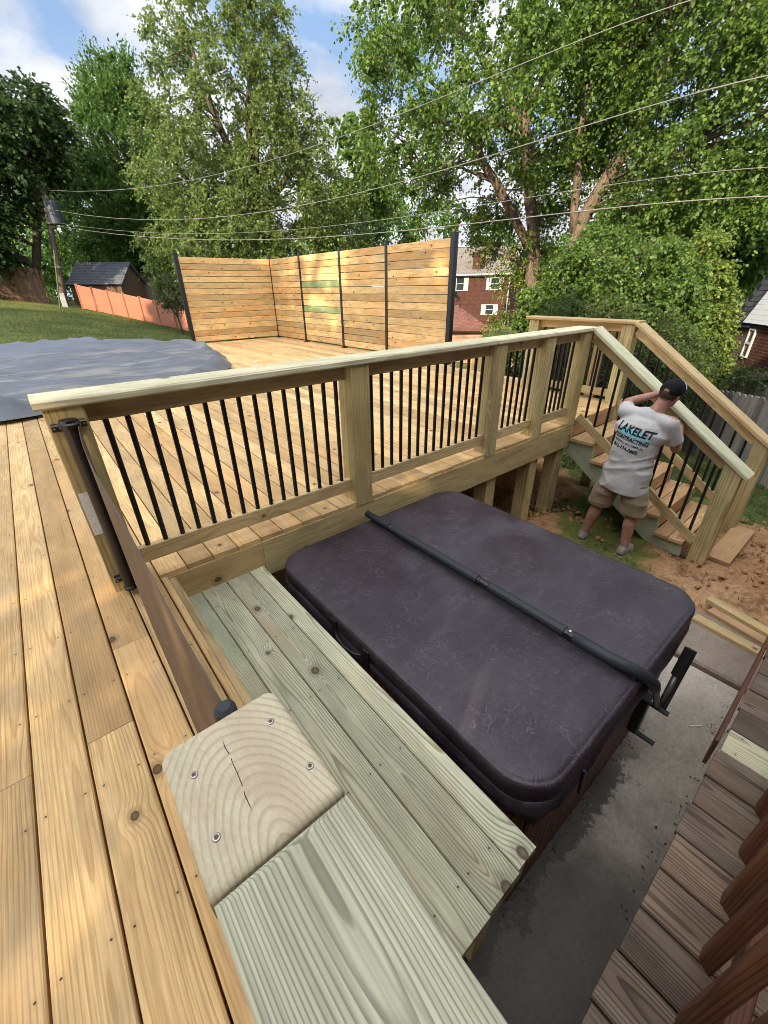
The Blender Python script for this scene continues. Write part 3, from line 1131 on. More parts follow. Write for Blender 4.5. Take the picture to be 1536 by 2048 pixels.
def nearcap_mat(name, crack):
    m = M['nearcap' if crack else 'nearcap2'].copy()
    m.name = name
    if crack:
        t = NT.__new__(NT)
        t.t = m.node_tree
        b = [n for n in t.t.nodes if n.type == 'BSDF_PRINCIPLED'][0]
        cl_ = b.inputs['Base Color'].links[0].from_socket
        x, y, z = t.sep(t.pos())
        wob = t.mul(t.sub(t.noise(t.pos(), 38., 3.), .5), .012)
        # one check running along the grain from mid piece
        line = t.sub(t.add(x, t.mul(wob, .45)), t.add(.036, t.mul(t.sub(y, .30), .06)))
        on = t.mul(t.ss(t.m('ABSOLUTE', line), .0007, .0003), t.mul(t.ss(y, .250, .262), t.ss(y, .350, .335)))
        split = t.mul(on, t.ss(t.noise(t.pos(), 55., 2.), .35, .42))
        rough_patch = t.mul(t.ss(t.noise(t.pos(), 20., 4., .6), .42, .62), t.ss(t.m('SQRT', t.add(t.m('POWER', t.sub(x, .03), 2.), t.m('POWER', t.sub(y, .29), 2.))), .075, .03))
        c2 = t.mix(t.mul(rough_patch, .55), cl_, (.44, .33, .225))
        c2 = t.mix(split, c2, (.03, .022, .015))
        t.put(b.inputs['Base Color'], c2)
        nb = b.inputs['Normal'].links[0].from_socket
        bn = t.n('ShaderNodeBump', {'Height': t.noise(t.pos(), 150., 4.), 'Strength': t.mul(rough_patch, .6), 'Distance': .004, 'Normal': nb}).outputs[0]
        t.put(b.inputs['Normal'], bn)
    return m


M['nearcapA'] = nearcap_mat('near_cap_end', True)
M['nearcapB'] = nearcap_mat('near_cap_run', False)
bevel_board('post_cap', 'nearcapA', (-.0245, .2125, CZ - .038), (.1155, .376, CZ), 'y', .009, 4, near, corner=.016, br=(.5, .25, .2), ring_org=endpiece)
bevel_board('top_cap', 'nearcapB', (-.0225, -1.2, CZ - .038), (.1175, .2095, CZ - .001), 'y', .010, 4, near, br=(.42, .02, .15))
MB().ab((-.022, .235, -.031), (.113, .365, CZ - .04), 'z').build('post', 'post', near)
MB().ab((.03, -1.2, CZ - .13), (.068, .233, CZ - .04), 'y').build('upper_rail', 'rail', near)
MB().ab((.03, -1.2, .07), (.068, .233, .16), 'y').build('lower_rail', 'rail', near)
proto = None
for i in range(6):
    loc = Vector((.049, .14 - .11 * i, .15)) - Vector(ORG[near.name])
    if proto is None:
        proto = baluster(CZ - .13 - .13)
        proto.parent = near
        proto.location = loc
    else:
        dupe(proto, loc, near)
# cap screws: washer head with a star recess, seen at (388,1550) (620,1532) (433,1675) (541,1443)
for (px, py) in ((388, 1550), (620, 1532), (433, 1675), (541, 1443)):
    v = RC.T @ np.array([(px - 768) / FPX, (py - 1024) / FPX, 1.0])
    p = np.array([0, 0, CAMH]) + v * (CZ - CAMH) / v[2]
    b = MB()
    n = 20
    vs, fs = [], []
    for (r, h) in ((.0043, .0002), (.0038, .0012), (.0023, .0010)):
        for k in range(n):
            g = 2 * math.pi * k / n
            vs.append((p[0] + r * math.cos(g), p[1] + r * math.sin(g), CZ + h))
    for i in range(2):
        for k in range(n):
            fs.append((i * n + k, i * n + (k + 1) % n, (i + 1) * n + (k + 1) % n, (i + 1) * n + k))
    b.raw(vs, fs)
    s_ = b.build('screw', 'zinc', near, smooth=True)
    b = MB()
    star = []
    for k in range(12):
        g = 2 * math.pi * k / 12
        r = .0024 if k % 2 == 0 else .0016
        star.append((p[0] + r * math.cos(g), p[1] + r * math.sin(g), CZ + .0008))
    b.raw(star, [tuple(range(12))])
    b.build('recess', 'rust', s_)

# ------------------------------------------------------------------ retractable mesh gate
gate = thing('retractable_gate', 'brown mesh retractable gate stretched from black roller tube to a post', 'gate', (.06, 2.02, 0))
b = MB()
b.tube([(.058, 2.028, .045), (.058, 2.028, .835)], .0285, 20)
b.build('roller_tube', 'blackplastic', gate, smooth=False)
b = MB()
b.tube([(.058, 2.028, .83), (.058, 2.028, .838), (.058, 2.028, .850), (.058, 2.028, .856), (.058, 2.028, .866), (.058, 2.028, .869)], [.031, .039, .039, .034, .032, .016], 20)
b.build('tube_cap', 'blackplastic', gate)
b = MB()
b.tube([(.058, 2.028, .028), (.058, 2.028, .034), (.058, 2.028, .048), (.058, 2.028, .05)], [.026, .033, .033, .0285], 20)
b.build('tube_cap', 'blackplastic', gate)
for (x, z) in ((.005, .835), (.108, .84), (.012, .085)):
    b = MB()
    b.ab((min(x, .058) - .008, 2.045, z - .016), (max(x, .058) + .008, 2.0795, z + .012), 'x', ch=.005)
    k = b.build('bracket', 'blackplastic', gate)
    b = MB()
    b.tube([(x, 2.046, z - .002), (x, 2.042, z - .002)], .0045, 10)
    b.build('screw', 'zinc', k)
# mesh sheet: slightly slack along its top edge
def gx_(y):
    t = (y - .40) / (2.02 - .40)
    return .056 + .028 * max(0, t) ** 6


b = MB()
ny, nz_ = 40, 10
vs, fs = [], []
for i in range(ny + 1):
    y = .392 + (2.02 - .392) * i / ny
    sag = .018 * math.sin(math.pi * i / ny)
    for j in range(nz_ + 1):
        z = .022 + (.845 - sag - .022) * j / nz_
        vs.append((gx_(y) + .004 * math.sin(y * 5 + z * 3) * math.sin(math.pi * i / ny), y, z))
for i in range(ny):
    for j in range(nz_):
        a = i * (nz_ + 1) + j
        fs.append((a, a + nz_ + 1, a + nz_ + 2, a + 1))
b.raw(vs, fs)
sheet = b.build('mesh_screen', 'gatemesh', gate, smooth=True)
md = sheet.modifiers.new('thick', 'SOLIDIFY')
md.thickness = .0016
b = MB()
b.tube([(.056, .389, .01), (.056, .389, .835)], .009, 10)
b.build('end_bar', 'blackplastic', gate)
b = MB()
b.tube([(.056, .389, .826), (.056, .389, .832), (.056, .389, .848), (.056, .389, .853)], [.009, .0145, .0135, .008], 12)
b.build('end_knob', 'foam', gate)
tag(MB().ab((-.004, 2.0765, .33), (.034, 2.0795, .54), 'z', ch=.001).build('sticker', 'paper'), 'torn white paper sticker on the post behind the roller tube', 'sticker')

# ------------------------------------------------------------------ hot tub
def rrect(x0, x1, y0, y1, rad, n=9):
    """rounded rectangle, rad = radii for corners (x1,y1),(x0,y1),(x0,y0),(x1,y0)"""
    pts = []
    cs = [(x1, y1, 0), (x0, y1, 90), (x0, y0, 180), (x1, y0, 270)]
    for (cx, cy, a0), r in zip(cs, rad):
        r = max(r, .001)
        ox = cx - r if cx == x1 else cx + r
        oy = cy - r if cy == y1 else cy + r
        for i in range(n + 1):
            g = math.radians(a0 + 90 * i / n)
            pts.append((ox + r * math.cos(g), oy + r * math.sin(g)))
    return pts


def loft(rings, cap_top=True):
    n = len(rings[0])
    vs = [p for r in rings for p in r]
    fs = []
    for i in range(len(rings) - 1):
        for k in range(n):
            fs.append((i * n + k, i * n + (k + 1) % n, (i + 1) * n + (k + 1) % n, (i + 1) * n + k))
    if cap_top:
        fs.append(tuple(range((len(rings) - 1) * n, len(rings) * n)))
    return vs, fs


TX0, TX1, TY0, TY1, TS = .803, 2.375, .225, 2.045, 1.578
ZT = -.145
tub = thing('hot_tub', 'square hot tub with reddish brown slatted cabinet on the patio slab', 'hot tub', (1.58, 1.13, -1.05))
cb = MB()


def slat_run(p0, p1, nrm, n):
    p0, p1, nrm = Vector(p0), Vector(p1), Vector(nrm)
    d = (p1 - p0)
    L = d.length
    d.normalize()
    w = L / n
    for i in range(n):
        c = p0 + d * (w * (i + .5)) + nrm * .006
        c.z = -.67
        cb.board(c, (0, 0, 1), d, .76, w - .007, .018, ch=.004)


slat_run((.87, .275, 0), (2.31, .275, 0), (0, -1, 0), 30)
slat_run((2.31, .275, 0), (2.31, 1.99, 0), (1, 0, 0), 34)
slat_run((.87, 1.99, 0), (.87, .275, 0), (-1, 0, 0), 34)
cb.build('cabinet', 'slat', tub)
MB().ab((.88, .285, -1.05), (2.30, 1.98, -.30), 'x').build('shell', 'foam', tub)

cover = thing('tub_cover', 'folding plum vinyl cover lying on the hot tub', 'cover', (1.58, 1.13, -.3))


def half_cover(x0, x1, radii, nm):
    rings = []
    for (ins, z) in ((.012, -.262), (.0, -.245), (.0, -.172), (.003, -.158), (.010, -.1505), (.017, -.1515), (.020, -.149), (.034, ZT - .001), (.10, ZT + .003), (.2, ZT + .005), (.3, ZT + .006), (.36, ZT + .006)):
        rr = [max(r - ins, .002) if r > .05 else .012 for r in radii]
        ix = min(ins, (x1 - x0) / 2 - .015)
        pts = rrect(x0 + ix, x1 - ix, TY0 + ins, TY1 - ins, rr)
        ring = []
        for (a, b_) in pts:
            q = np.array([a, b_, 0.])
            dz = (float(vn(q, 3.1)) - .5) * .010 + (float(vn(q, 9.)) - .5) * .003 if ins > .03 else (float(vn(np.array([a, b_, z * 4]), 12.)) - .5) * .006
            ring.append((a, b_, z + dz))
        rings.append(ring)
    vs, fs = loft(rings)
    b = MB()
    b.raw(vs, fs)
    return b.build('cover_panel', 'vinyl', cover, smooth=True)


half_cover(TX0, TS - .004, (.006, .17, .17, .006), 'a')
half_cover(TS + .004, TX1, (.17, .006, .006, .17), 'b')
# hinge strip
MB().ab((TS - .035, TY0 + .02, -.16), (TS + .035, TY1 - .02, ZT + .0085), 'y', ch=.004).build('hinge_flap', 'vinyl', cover)


def skirt():
    rings = []
    for j, (out, z) in enumerate(((-.006, -.225), (.006, -.245), (.012, -.275), (.010, -.305), (.002, -.335), (-.006, -.342))):
        ring = []
        n = 24
        base = rrect(TX0 - out, TX1 + out, TY0 - out, TY1 + out, [.17] * 4, n)
        # add points along the straight sides
        pts = []
        for i in range(len(base)):
            a, c = base[i], base[(i + 1) % len(base)]
            L = math.dist(a, c)
            k = max(1, int(L / .03))
            for q in range(k):
                pts.append((a[0] + (c[0] - a[0]) * q / k, a[1] + (c[1] - a[1]) * q / k))
        for (x, y) in pts:
            amt = j / 5
            f = (float(vn(np.array([x * 1.5, y * 1.5, z * 2.]), 4.)) - .5) * .06 * amt
            dz = (float(vn(np.array([x, y, 3.]), 3.)) - .55) * .10 * amt
            # the flap hangs lower and folds at the near corner
            cd = math.hypot(x - .9, y - .28)
            dz -= .05 * amt * math.exp(-(cd / .3) ** 2)
            fold = .014 * amt * math.sin((x - y) * 34) * math.exp(-(cd / .35) ** 2)
            cx, cy = x - 1.58, y - 1.13
            l = math.hypot(cx, cy)
            x2, y2 = x + cx / l * (f + fold), y + cy / l * (f + fold)
            ring.append((x2, y2, z + dz))
        rings.append(ring)
    vs, fs = loft(rings, False)
    b = MB()
    b.raw(vs, fs)
    o = b.build('skirt', 'vinyl', cover, smooth=True)
    md = o.modifiers.new('thick', 'SOLIDIFY')
    md.thickness = .003


skirt()
# strap handle on the bench side
for y in (1.39, 1.12):
    MB().ab((TX0 - .010, y - .020, -.30), (TX0 - .002, y + .020, -.175), 'z', ch=.003).build('strap_anchor', 'blackplastic', cover)
b = MB()
b.tube([(TX0 - .012, 1.37, -.22), (TX0 - .035, 1.32, -.228), (TX0 - .042, 1.255, -.232), (TX0 - .035, 1.19, -.228), (TX0 - .012, 1.14, -.22)], .007, 8)
b.build('strap_handle', 'blackplastic', cover, smooth=True)
for (x, y, s_) in ((TX0 + .06, .62, 1), (TX0 + .30, TY0 - .012, 1)):
    b = MB()
    b.tube([(x, TY0 - .014 if s_ and y < .3 else y, -.25), (x + .01, (TY0 - .02) if y < .3 else y, -.40)], .006, 6)
    b.build('tie_strap', 'blackplastic', cover)

# cover lifter
lift = thing('cover_lifter', 'black foam gripped lifter bar lying across the tub cover with side bracket', 'cover lifter', (1.55, .2, -.7))
LX, LZ = 1.528, -.098


def lp(y, x=None):
    return (LX if x is None else x, y, LZ)


b = MB()
b.tube([lp(2.06), lp(.36), (1.545, .27, -.10), (1.585, .215, -.135), (1.66, .195, -.215), (1.80, .188, -.39), (1.985, .186, -.635)], .0155, 12)
b.build('bar', 'steel', lift, smooth=True)
for (ya, yb, r) in ((2.055, 1.81, .024), (1.79, 1.06, .027), (.985, .555, .027)):
    b = MB()
    b.tube([lp(ya), lp(ya - .004), lp(yb + .004), lp(yb)], [r * .8, r, r, r * .8], 14)
    b.build('foam_grip', 'foam', lift, smooth=False)
b = MB()
b.tube([lp(.515), lp(.511), lp(.36), (1.545, .27, -.10), (1.585, .215, -.135), (1.66, .195, -.215), (1.72, .191, -.29)], [.022, .028, .028, .028, .027, .026, .022], 14)
b.build('foam_grip', 'foam', lift, smooth=True)
for (y, r) in ((1.06, .021), (1.03, .018), (1.00, .021), (.545, .022), (.525, .022)):
    b = MB()
    b.tube([lp(y + .012), lp(y - .012)], r, 12)
    b.build('coupling', 'blackplastic', lift)
b = MB()
b.tube([(1.526, .535, LZ + .019), (1.526, .535, LZ + .0235)], .006, 10)
b.build('button', 'white', lift)
# bracket plate on the cabinet with two tabs, and the locking strut
MB().ab((1.965, .215, -.90), (2.035, .262, -.63), 'z', ch=.006).build('bracket', 'black', lift)
MB().ab((1.97, .125, -.655), (2.00, .22, -.640), 'y', ch=.004).build('tab', 'foam', lift)
MB().ab((1.97, .125, -.905), (2.00, .22, -.890), 'y', ch=.004).build('tab', 'foam', lift)
b = MB()
b.tube([(2.00, .175, -.66), (2.085, .175, -.47)], [.013, .016], 10)
b.build('strut', 'steel', lift, smooth=True)
MB().board((2.085, .16, -.50), Vector((.45, 0, .89)), (0, 1, 0), .36, .03, .012).build('strut', 'black', lift)
MB().board((2.115, .175, -.40), Vector((.45, 0, .89)), (0, 1, 0), .16, .045, .03).build('handle_end', 'black', lift)

#@@OLD
# ------------------------------------------------------------------ old weathered deck in the lower right corner
old = thing('old_deck', 'weathered brown deck with one new green board in the near corner', 'deck', (1.5, -.8, -.3))
ob = MB()
OP = .1435
for k in range(-1, 22):
    xa = .602 + OP * (k - 1) + .003
    if k == 8:
        continue
    ye = -.076 + random.uniform(-.004, .004) + (0.0 if k < 9 else -.004)
    ob.board((xa + OP / 2 - .003, (ye - 2.1) / 2, -.305 + random.uniform(-.002, .002)), (0, 1, 0), (1, 0, 0), ye + 2.1, OP - .007, .03, ch=.005)
ob.build('boards', 'oldboard', old)
xa = .602 + OP * 7 + .003
MB().board((xa + OP / 2 - .003, -.60, -.303), (0, 1, 0), (1, 0, 0), 1.03, OP - .010, .032, ch=.004).build('new_board', 'bench', old)
MB().ab((.15, -.128, -.52), (1.72, -.09, -.322), 'x').build('rim_board', 'oldboard', old)
MB().ab((1.70, -.074, -.50), (3.55, -.060, -.345), 'x', ch=.002).build('rim_board', 'redwood', old)
for x in (.4, 2.0, 3.4):
    MB().ab((x, -.26, -1.05), (x + .09, -.17, -.525), 'z').build('support_post', 'redwood', old)

orail = thing('deck_railing', 'old brown stained picket railing on the weathered deck', 'railing', (1.5, -.25, -.2))
for i, x in enumerate((.505, .674, .842, 1.011, 1.182, 1.361, 1.55, 1.73)):
    w = .020
    ya, yb = -.242, -.207
    lo, hi = -.205, .80
    vs = []
    for (a, b_, z) in ((x - w, ya, lo), (x + w, ya, lo), (x + w, yb, lo + .03), (x - w, yb, lo + .03)):
        vs.append((a, b_, z))
    for (a, b_) in ((x - w, ya), (x + w, ya), (x + w, yb), (x - w, yb)):
        vs.append((a, b_, hi))
    b = MB()
    b.raw(vs, [(3, 2, 1, 0), (4, 5, 6, 7), (0, 1, 5, 4), (1, 2, 6, 5), (2, 3, 7, 6), (3, 0, 4, 7)],
          [(v[2] + i * 3.1, v[0] - x, v[1]) for v in vs], (random.random(), random.random(), random.random()))
    o = b.build('picket', 'redwood', orail)
    md = o.modifiers.new('bev', 'BEVEL')
    md.width = .006
    md.segments = 2
MB().ab((.2, -.298, -.16), (3.3, -.260, -.07), 'x').build('lower_rail', 'redwood', orail)
MB().ab((.2, -.298, .62), (3.3, -.260, .71), 'x').build('upper_rail', 'redwood', orail)
MB().ab((3.25, -.30, -.29), (3.34, -.21, .80), 'z').build('post', 'redwood', orail)

# lumber on the clay
for i, (pa, pb, lab, z) in enumerate((((1420, 1195), (1575, 1285), 'farthest of the three loose studs lying beyond the patio', -1.0),
                                      ((1421, 1218), (1575, 1308), 'middle greyish stud of the three lying beyond the patio', -1.02),
                                      ((1390, 1232), (1570, 1330), 'nearest loose stud, lying across the paving slab', -1.02))):
    def onz(p, zz):
        v = RC.T @ np.array([(p[0] - 768) / FPX, (p[1] - 1024) / FPX, 1.0])
        return Vector(np.array([0, 0, CAMH]) + v * (zz - CAMH) / v[2])
    A, B = onz(pa, z), onz(pb, z)
    d = (B - A).normalized()
    c = (A + B) / 2
    c.z = z - .02
    sd_ = Vector((-d.y, d.x, 0))
    tag(MB().board(c, d, sd_, (B - A).length, .089, .05, ch=.004).build('lumber_stud', 'lumber' if i != 1 else 'tread'), lab, 'lumber', 'loose studs on the ground')
# litter on the slab
tag(MB().board((2.43, .02, -1.046), Vector((.7, -.6, 0)), (.6, .7, 0), .075, .007, .003).build('plastic_scrap', 'white'), 'thin white plastic scrap on the patio slab', 'litter')
lf = MB()
for i in range(170):
    if i < 130:
        x, y = rng.uniform(.8, 2.2), .262 - abs(rng.normal(0, .022))
    else:
        x, y = rng.uniform(1.2, 2.8), -.10 + abs(rng.normal(0, .03))
    a = rng.uniform(0, 6.28)
    r = rng.uniform(.003, .011)
    z = -1.047
    lf.raw([(x + r * math.cos(a + g) * (1 if q % 2 else .5), y + r * math.sin(a + g) * (1 if q % 2 else .5), z + rng.uniform(0, .008)) for q, g in enumerate((0, 1.5, 3.1, 4.6))], [(0, 1, 2, 3)])
tag(lf.build('leaf_litter', 'darkbark'), 'dark leaf litter along the patio slab edges', 'leaf litter', kind='stuff')

#@@SCREEN
# ------------------------------------------------------------------ privacy screen
scr = thing('privacy_screen', 'tall corner screen of horizontal pine slats between black posts', 'screen', (6.2, 9, 0))
NB = 14
SH = (2.02 - .04) / NB


def slats(p0, p1, nm, greens=()):
    p0, p1 = Vector(p0), Vector(p1)
    d = (p1 - p0).normalized()
    L = (p1 - p0).length
    b, g = MB(), MB()
    for i in range(NB):
        z = .045 + SH * (i + .5)
        c = (p0 + p1) / 2
        c.z = z
        dd = (d + Vector((0, 0, random.uniform(-.0022, .0022)))).normalized()
        tgt = g if i in greens else b
        tgt.board(c, dd, (0, 0, 1), L, SH - random.uniform(.006, .014), .034, ch=.004)
    b.build('slat_panel', 'fence', scr)
    if greens:
        g.build('green_slats', 'greenslat', scr)['label'] = 'green stained slats'


YS = [12.5, 10.83, 9.02, 7.37, 5.60]
for i in range(4):
    slats((6.2, YS[i] - .035, 0), (6.2, YS[i + 1] + .035, 0), 's', (9, 5) if i == 1 else ())
slats((3.70, 12.5, 0), (6.165, 12.5, 0), 's')
for (x, y) in [(6.2, y) for y in YS] + [(3.68, 12.5)]:
    w = .048 if y in (5.60, 12.5) and x < 7 and not (x == 6.2 and y == 12.5) else .034
    b = MB()
    b.ab((x - w, y - w, 0.001), (x + w, y + w, 2.085), 'z', ch=.003)
    p = b.build('post', 'black', scr)
    b = MB()
    b.ab((x - w - .004, y - w - .004, 2.085), (x + w + .004, y + w + .004, 2.10), 'x', ch=.003)
    b.build('post_cap', 'black', p)
    b = MB()
    b.ab((x - w - .03, y - w - .03, .002), (x + w + .03, y + w + .03, .012), 'x', ch=.002)
    b.build('base_plate', 'black', p)

# ------------------------------------------------------------------ covered pool
pool = thing('covered_pool', 'round pool under a slack grey tarp beside the deck', 'pool', (-.35, 10.3, 0))


def tarp():
    na, nr = 220, 60
    vs, fs = [], []
    for j in range(nr + 1):
        t = j / nr
        for i in range(na):
            a = 2 * math.pi * i / na
            q = np.array([math.cos(a) * 2, math.sin(a) * 2, 5.])
            R = 3.95 + (float(vn(q, 1.6)) - .5) * .4 + (float(vn(q, 6.)) - .5) * .16
            r = R * t
            x, y = -.35 + r * math.cos(a), 10.25 + r * math.sin(a)
            edge = sstep(.0, .16, 1 - t)
            P = np.array([x, y, 0.])
            far = sstep(9.5, 13.4, y)
            z = .012 + edge * (.11 + .15 * far - .05 * sstep(.2, .8, 1 - t) * (1 - far))
            # gathered ridges
            wr = float(vn(np.array([x * .9 + y * .25, y * 3.2 - x * .5, 1.]), 1.3)) - .5
            wr2 = float(vn(np.array([x * 2.1, y * 5.5 + x, 7.]), 1.7)) - .5
            rad = (float(vn(np.array([math.cos(a) * 9, math.sin(a) * 9, t * 1.5]), 1.8)) - .5) * .10 * sstep(.35, 0., 1 - t) * sstep(0., .05, 1 - t)
            z += edge * (wr * .085 + wr2 * .045) + rad * 1.4 + (.12 + .05 * math.sin(a * 7) + .035 * math.sin(a * 19) + .02 * math.sin(a * 43)) * math.exp(-((1 - t) / .04 - 1.3) ** 2)
            vs.append((x, y, max(z, .006 + .004 * math.sin(a * 40))))
    for j in range(nr):
        for i in range(na):
            fs.append((j * na + i, j * na + (i + 1) % na, (j + 1) * na + (i + 1) % na, (j + 1) * na + i))
    b = MB()
    b.raw(vs, fs)
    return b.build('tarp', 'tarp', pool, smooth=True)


tarp()
b = MB()
ring = [(-.35 + 3.75 * math.cos(g), 10.25 + 3.75 * math.sin(g)) for g in np.linspace(0, 2 * math.pi, 48, endpoint=False)]
b.prism(ring, 'z', -1.2, -.06)
b.build('pool_wall', 'white', pool)

#@@FAR
# ------------------------------------------------------------------ far fences, sheds, pole
vf = thing('vinyl_fence', 'terracotta panel fence along the sunny side of the lawn', 'fence', (5.4, 28, 0))
A, B = Vector((3.50, 30.9, 0)), Vector((8.1, 24.3, 0))
nP = 8
for i in range(nP + 1):
    p = A.lerp(B, i / nP)
    zb = float(gz(p.x, p.y))
    MB().ab((p.x - .06, p.y - .06, zb - .2), (p.x + .06, p.y + .06, zb + 1.26), 'z', ch=.005).build('post', 'vinylfence', vf)
    if i < nP:
        q = A.lerp(B, (i + 1) / nP)
        zq = float(gz(q.x, q.y))
        d = (q - p).normalized()
        p1, q1 = p + d * .06, q - d * .06
        b = MB()
        nx = Vector((-d.y, d.x, 0)) * .02
        b.raw([p1 - nx + Vector((0, 0, zb + .03)), q1 - nx + Vector((0, 0, zq + .03)), q1 - nx + Vector((0, 0, zq + 1.20)), p1 - nx + Vector((0, 0, zb + 1.20)),
               p1 + nx + Vector((0, 0, zb + .03)), q1 + nx + Vector((0, 0, zq + .03)), q1 + nx + Vector((0, 0, zq + 1.20)), p1 + nx + Vector((0, 0, zb + 1.20))],
              [(0, 1, 2, 3), (7, 6, 5, 4), (0, 4, 5, 1), (1, 5, 6, 2), (2, 6, 7, 3), (3, 7, 4, 0)])
        b.build('panel', 'vinylfence', vf)

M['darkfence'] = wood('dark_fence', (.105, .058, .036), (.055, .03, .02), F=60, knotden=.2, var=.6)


def picket_fence(name, label, p0, p1, h, mat, pw=.14, lean=0.0, zoff=0.0, dog=True, vary=.02):
    root = thing(name, label, 'fence', (p0[0], p0[1], float(gz(p0[0], p0[1]))))
    P0, P1 = Vector((*p0, 0)), Vector((*p1, 0))
    d = (P1 - P0).normalized()
    L = (P1 - P0).length
    nrm = Vector((-d.y, d.x, 0))
    b = MB()
    for i in range(int(L / pw)):
        c = P0 + d * (pw * (i + .5))
        zb = float(gz(c.x, c.y)) + zoff
        hh = h + random.uniform(-vary, vary)
        ww = pw * .48
        prof = [(-ww, 0), (ww, 0), (ww, hh - .04), (ww * .55, hh), (-ww * .55, hh), (-ww, hh - .04)] if dog else [(-ww, 0), (ww, 0), (ww, hh), (-ww, hh)]
        n = len(prof)
        off = nrm * (.009 + random.uniform(0, .006))
        dl = random.uniform(-.012, .012)
        vs = [c + d * (a + dl * z) + off + Vector((0, 0, zb + z)) for a, z in prof] + [c + d * (a + dl * z) - off + Vector((0, 0, zb + z)) for a, z in prof]
        fs = [tuple(range(n)), tuple(range(2 * n - 1, n - 1, -1))] + [(k, n + k, n + (k + 1) % n, (k + 1) % n) for k in range(n)]
        uo = random.random() * 30
        b.raw(vs, fs, [(z + uo, a, 0) for a, z in prof] * 2, (random.random(), random.random(), random.random()))
    b.build('pickets', mat, root)
    k = max(2, int(L / 2.4))
    for i in range(k + 1):
        c = P0 + d * (L * i / k)
        zb = float(gz(c.x, c.y)) + zoff
        c = c + nrm * .055
        MB().ab((c.x - .04, c.y - .04, zb - .3), (c.x + .04, c.y + .04, zb + h - .1), 'z').build('post', mat, root)
    rb = MB()
    for hh in (.3, h - .35):
        c = (P0 + P1) / 2 + nrm * .03
        z0, z1 = float(gz(*p0)) + zoff + hh, float(gz(*p1)) + zoff + hh
        v = Vector((P1.x - P0.x, P1.y - P0.y, z1 - z0))
        rb.board((c.x, c.y, (z0 + z1) / 2), v, (0, 0, 1), v.length, .08, .03)
    rb.build('rails', mat, root)
    return root


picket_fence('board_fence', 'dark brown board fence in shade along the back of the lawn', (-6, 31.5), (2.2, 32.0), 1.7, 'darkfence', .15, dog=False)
fA, fB = at(1330, 775, 11.2), at(1640, 800, 8.2)
picket_fence('picket_fence', 'weathered grey dog-eared picket fence just behind the stairs', (fA.x, fA.y), (fB.x, fB.y), 1.28, 'greyfence', .14)
gA, gB = at(1395, 745, 13.6), at(1600, 700, 11.6)
picket_fence('picket_fence', 'sunlit pale picket fence under vines in front of the brick house', (gA.x, gA.y), (gB.x, gB.y), 1.62, 'greyfence', .14)
yA, yB = at(945, 650, 17), at(1045, 650, 16)
picket_fence('picket_fence', 'yellow sunlit board fence behind leaves below the brick house', (yA.x, yA.y), (yB.x, yB.y), 1.75, 'fence', .14, zoff=-.1, dog=False)

# utility pole with transformer, brace stake
pt, pb_ = at(84, 368, 31.5), at(131, 612, 31.5)
pole = thing('utility_pole', 'leaning wooden utility pole with transformer at the lawn edge', 'utility pole', (pb_.x, pb_.y, float(gz(pb_.x, pb_.y))))
b = MB()
top = pt + (pt - pb_) * .02
b.tube([pb_ + (pb_ - pt) * .05, pb_, pb_.lerp(pt, .5), top], [.19, .18, .15, .11], 12)
b.build('pole_shaft', 'pole', pole, smooth=True)
tc = at(108, 425, 31.2)
b = MB()
b.tube([tc - Vector((0, 0, .52)), tc - Vector((0, 0, .5)), tc + Vector((0, 0, .42)), tc + Vector((0, 0, .5)), tc + Vector((0, 0, .52))], [.20, .33, .33, .28, .05], 16)
tr = b.build('transformer', 'transformer', pole)
for dx in (-.14, .14):
    b = MB()
    c = tc + Vector((dx, 0, .5))
    b.tube([c, c + Vector((0, 0, .12)), c + Vector((0, 0, .24))], [.05, .07, .03], 8)
    b.build('bushing', 'wire', tr)
m_ = pb_.lerp(pt, .62)
MB().board(m_.lerp(tc, .5), (tc - m_), (0, 0, 1), (tc - m_).length, .12, .06).build('bracket', 'pole', pole)
for f in (.34, .70):
    c = pb_.lerp(pt, f)
    b = MB()
    b.tube([c - Vector((0, 0, .05)), c + Vector((0, 0, .05))], .19, 12)
    b.build('band', 'wire', pole)
cbx = at(126, 598, 31.1)
MB().ab((cbx.x - .12, cbx.y - .1, cbx.z - .45), (cbx.x + .12, cbx.y + .1, cbx.z + .3), 'z', ch=.02).build('meter_box', 'trim', pole)
sA, sB = at(108, 500, 29.5), at(118, 616, 29.5)
b = MB()
b.tube([sB + Vector((0, 0, -.2)), sA], .035, 8)
tag(b.build('guy_guard', leafmat('green_guard', (.06, .09, .035), (.07, .1, .04), (.08, .11, .045), .05)), 'thin green stake standing beside the utility pole', 'stake')


# power lines strung from the pole
def wire_line(pts, label, A_, B_, r):
    A2, B2 = Vector((A_.x, A_.y)), Vector((B_.x, B_.y))
    ps = []
    xs = np.array([p[0] for p in pts], float)
    ys = np.array([p[1] for p in pts], float)
    co = np.polyfit(xs, ys, 3 if len(pts) > 4 else 2)
    for x in np.linspace(xs[0], xs[-1], 26):
        y = float(np.polyval(co, x))
        v = RC.T @ np.array([(x - 768) / FPX, (y - 1024) / FPX, 1.0])
        # where the sight line's plan crosses the wire's plan line
        dx, dy = (B2 - A2)
        den = v[0] * dy - v[1] * dx
        s = (A2.x * dy - A2.y * dx) / den
        ps.append(np.array([0, 0, CAMH]) + v * s)
    b = MB()
    b.tube(ps, r, 6)
    return tag(b.build('power_line', 'wire', smooth=True), label, 'cable', 'power lines strung from the pole')


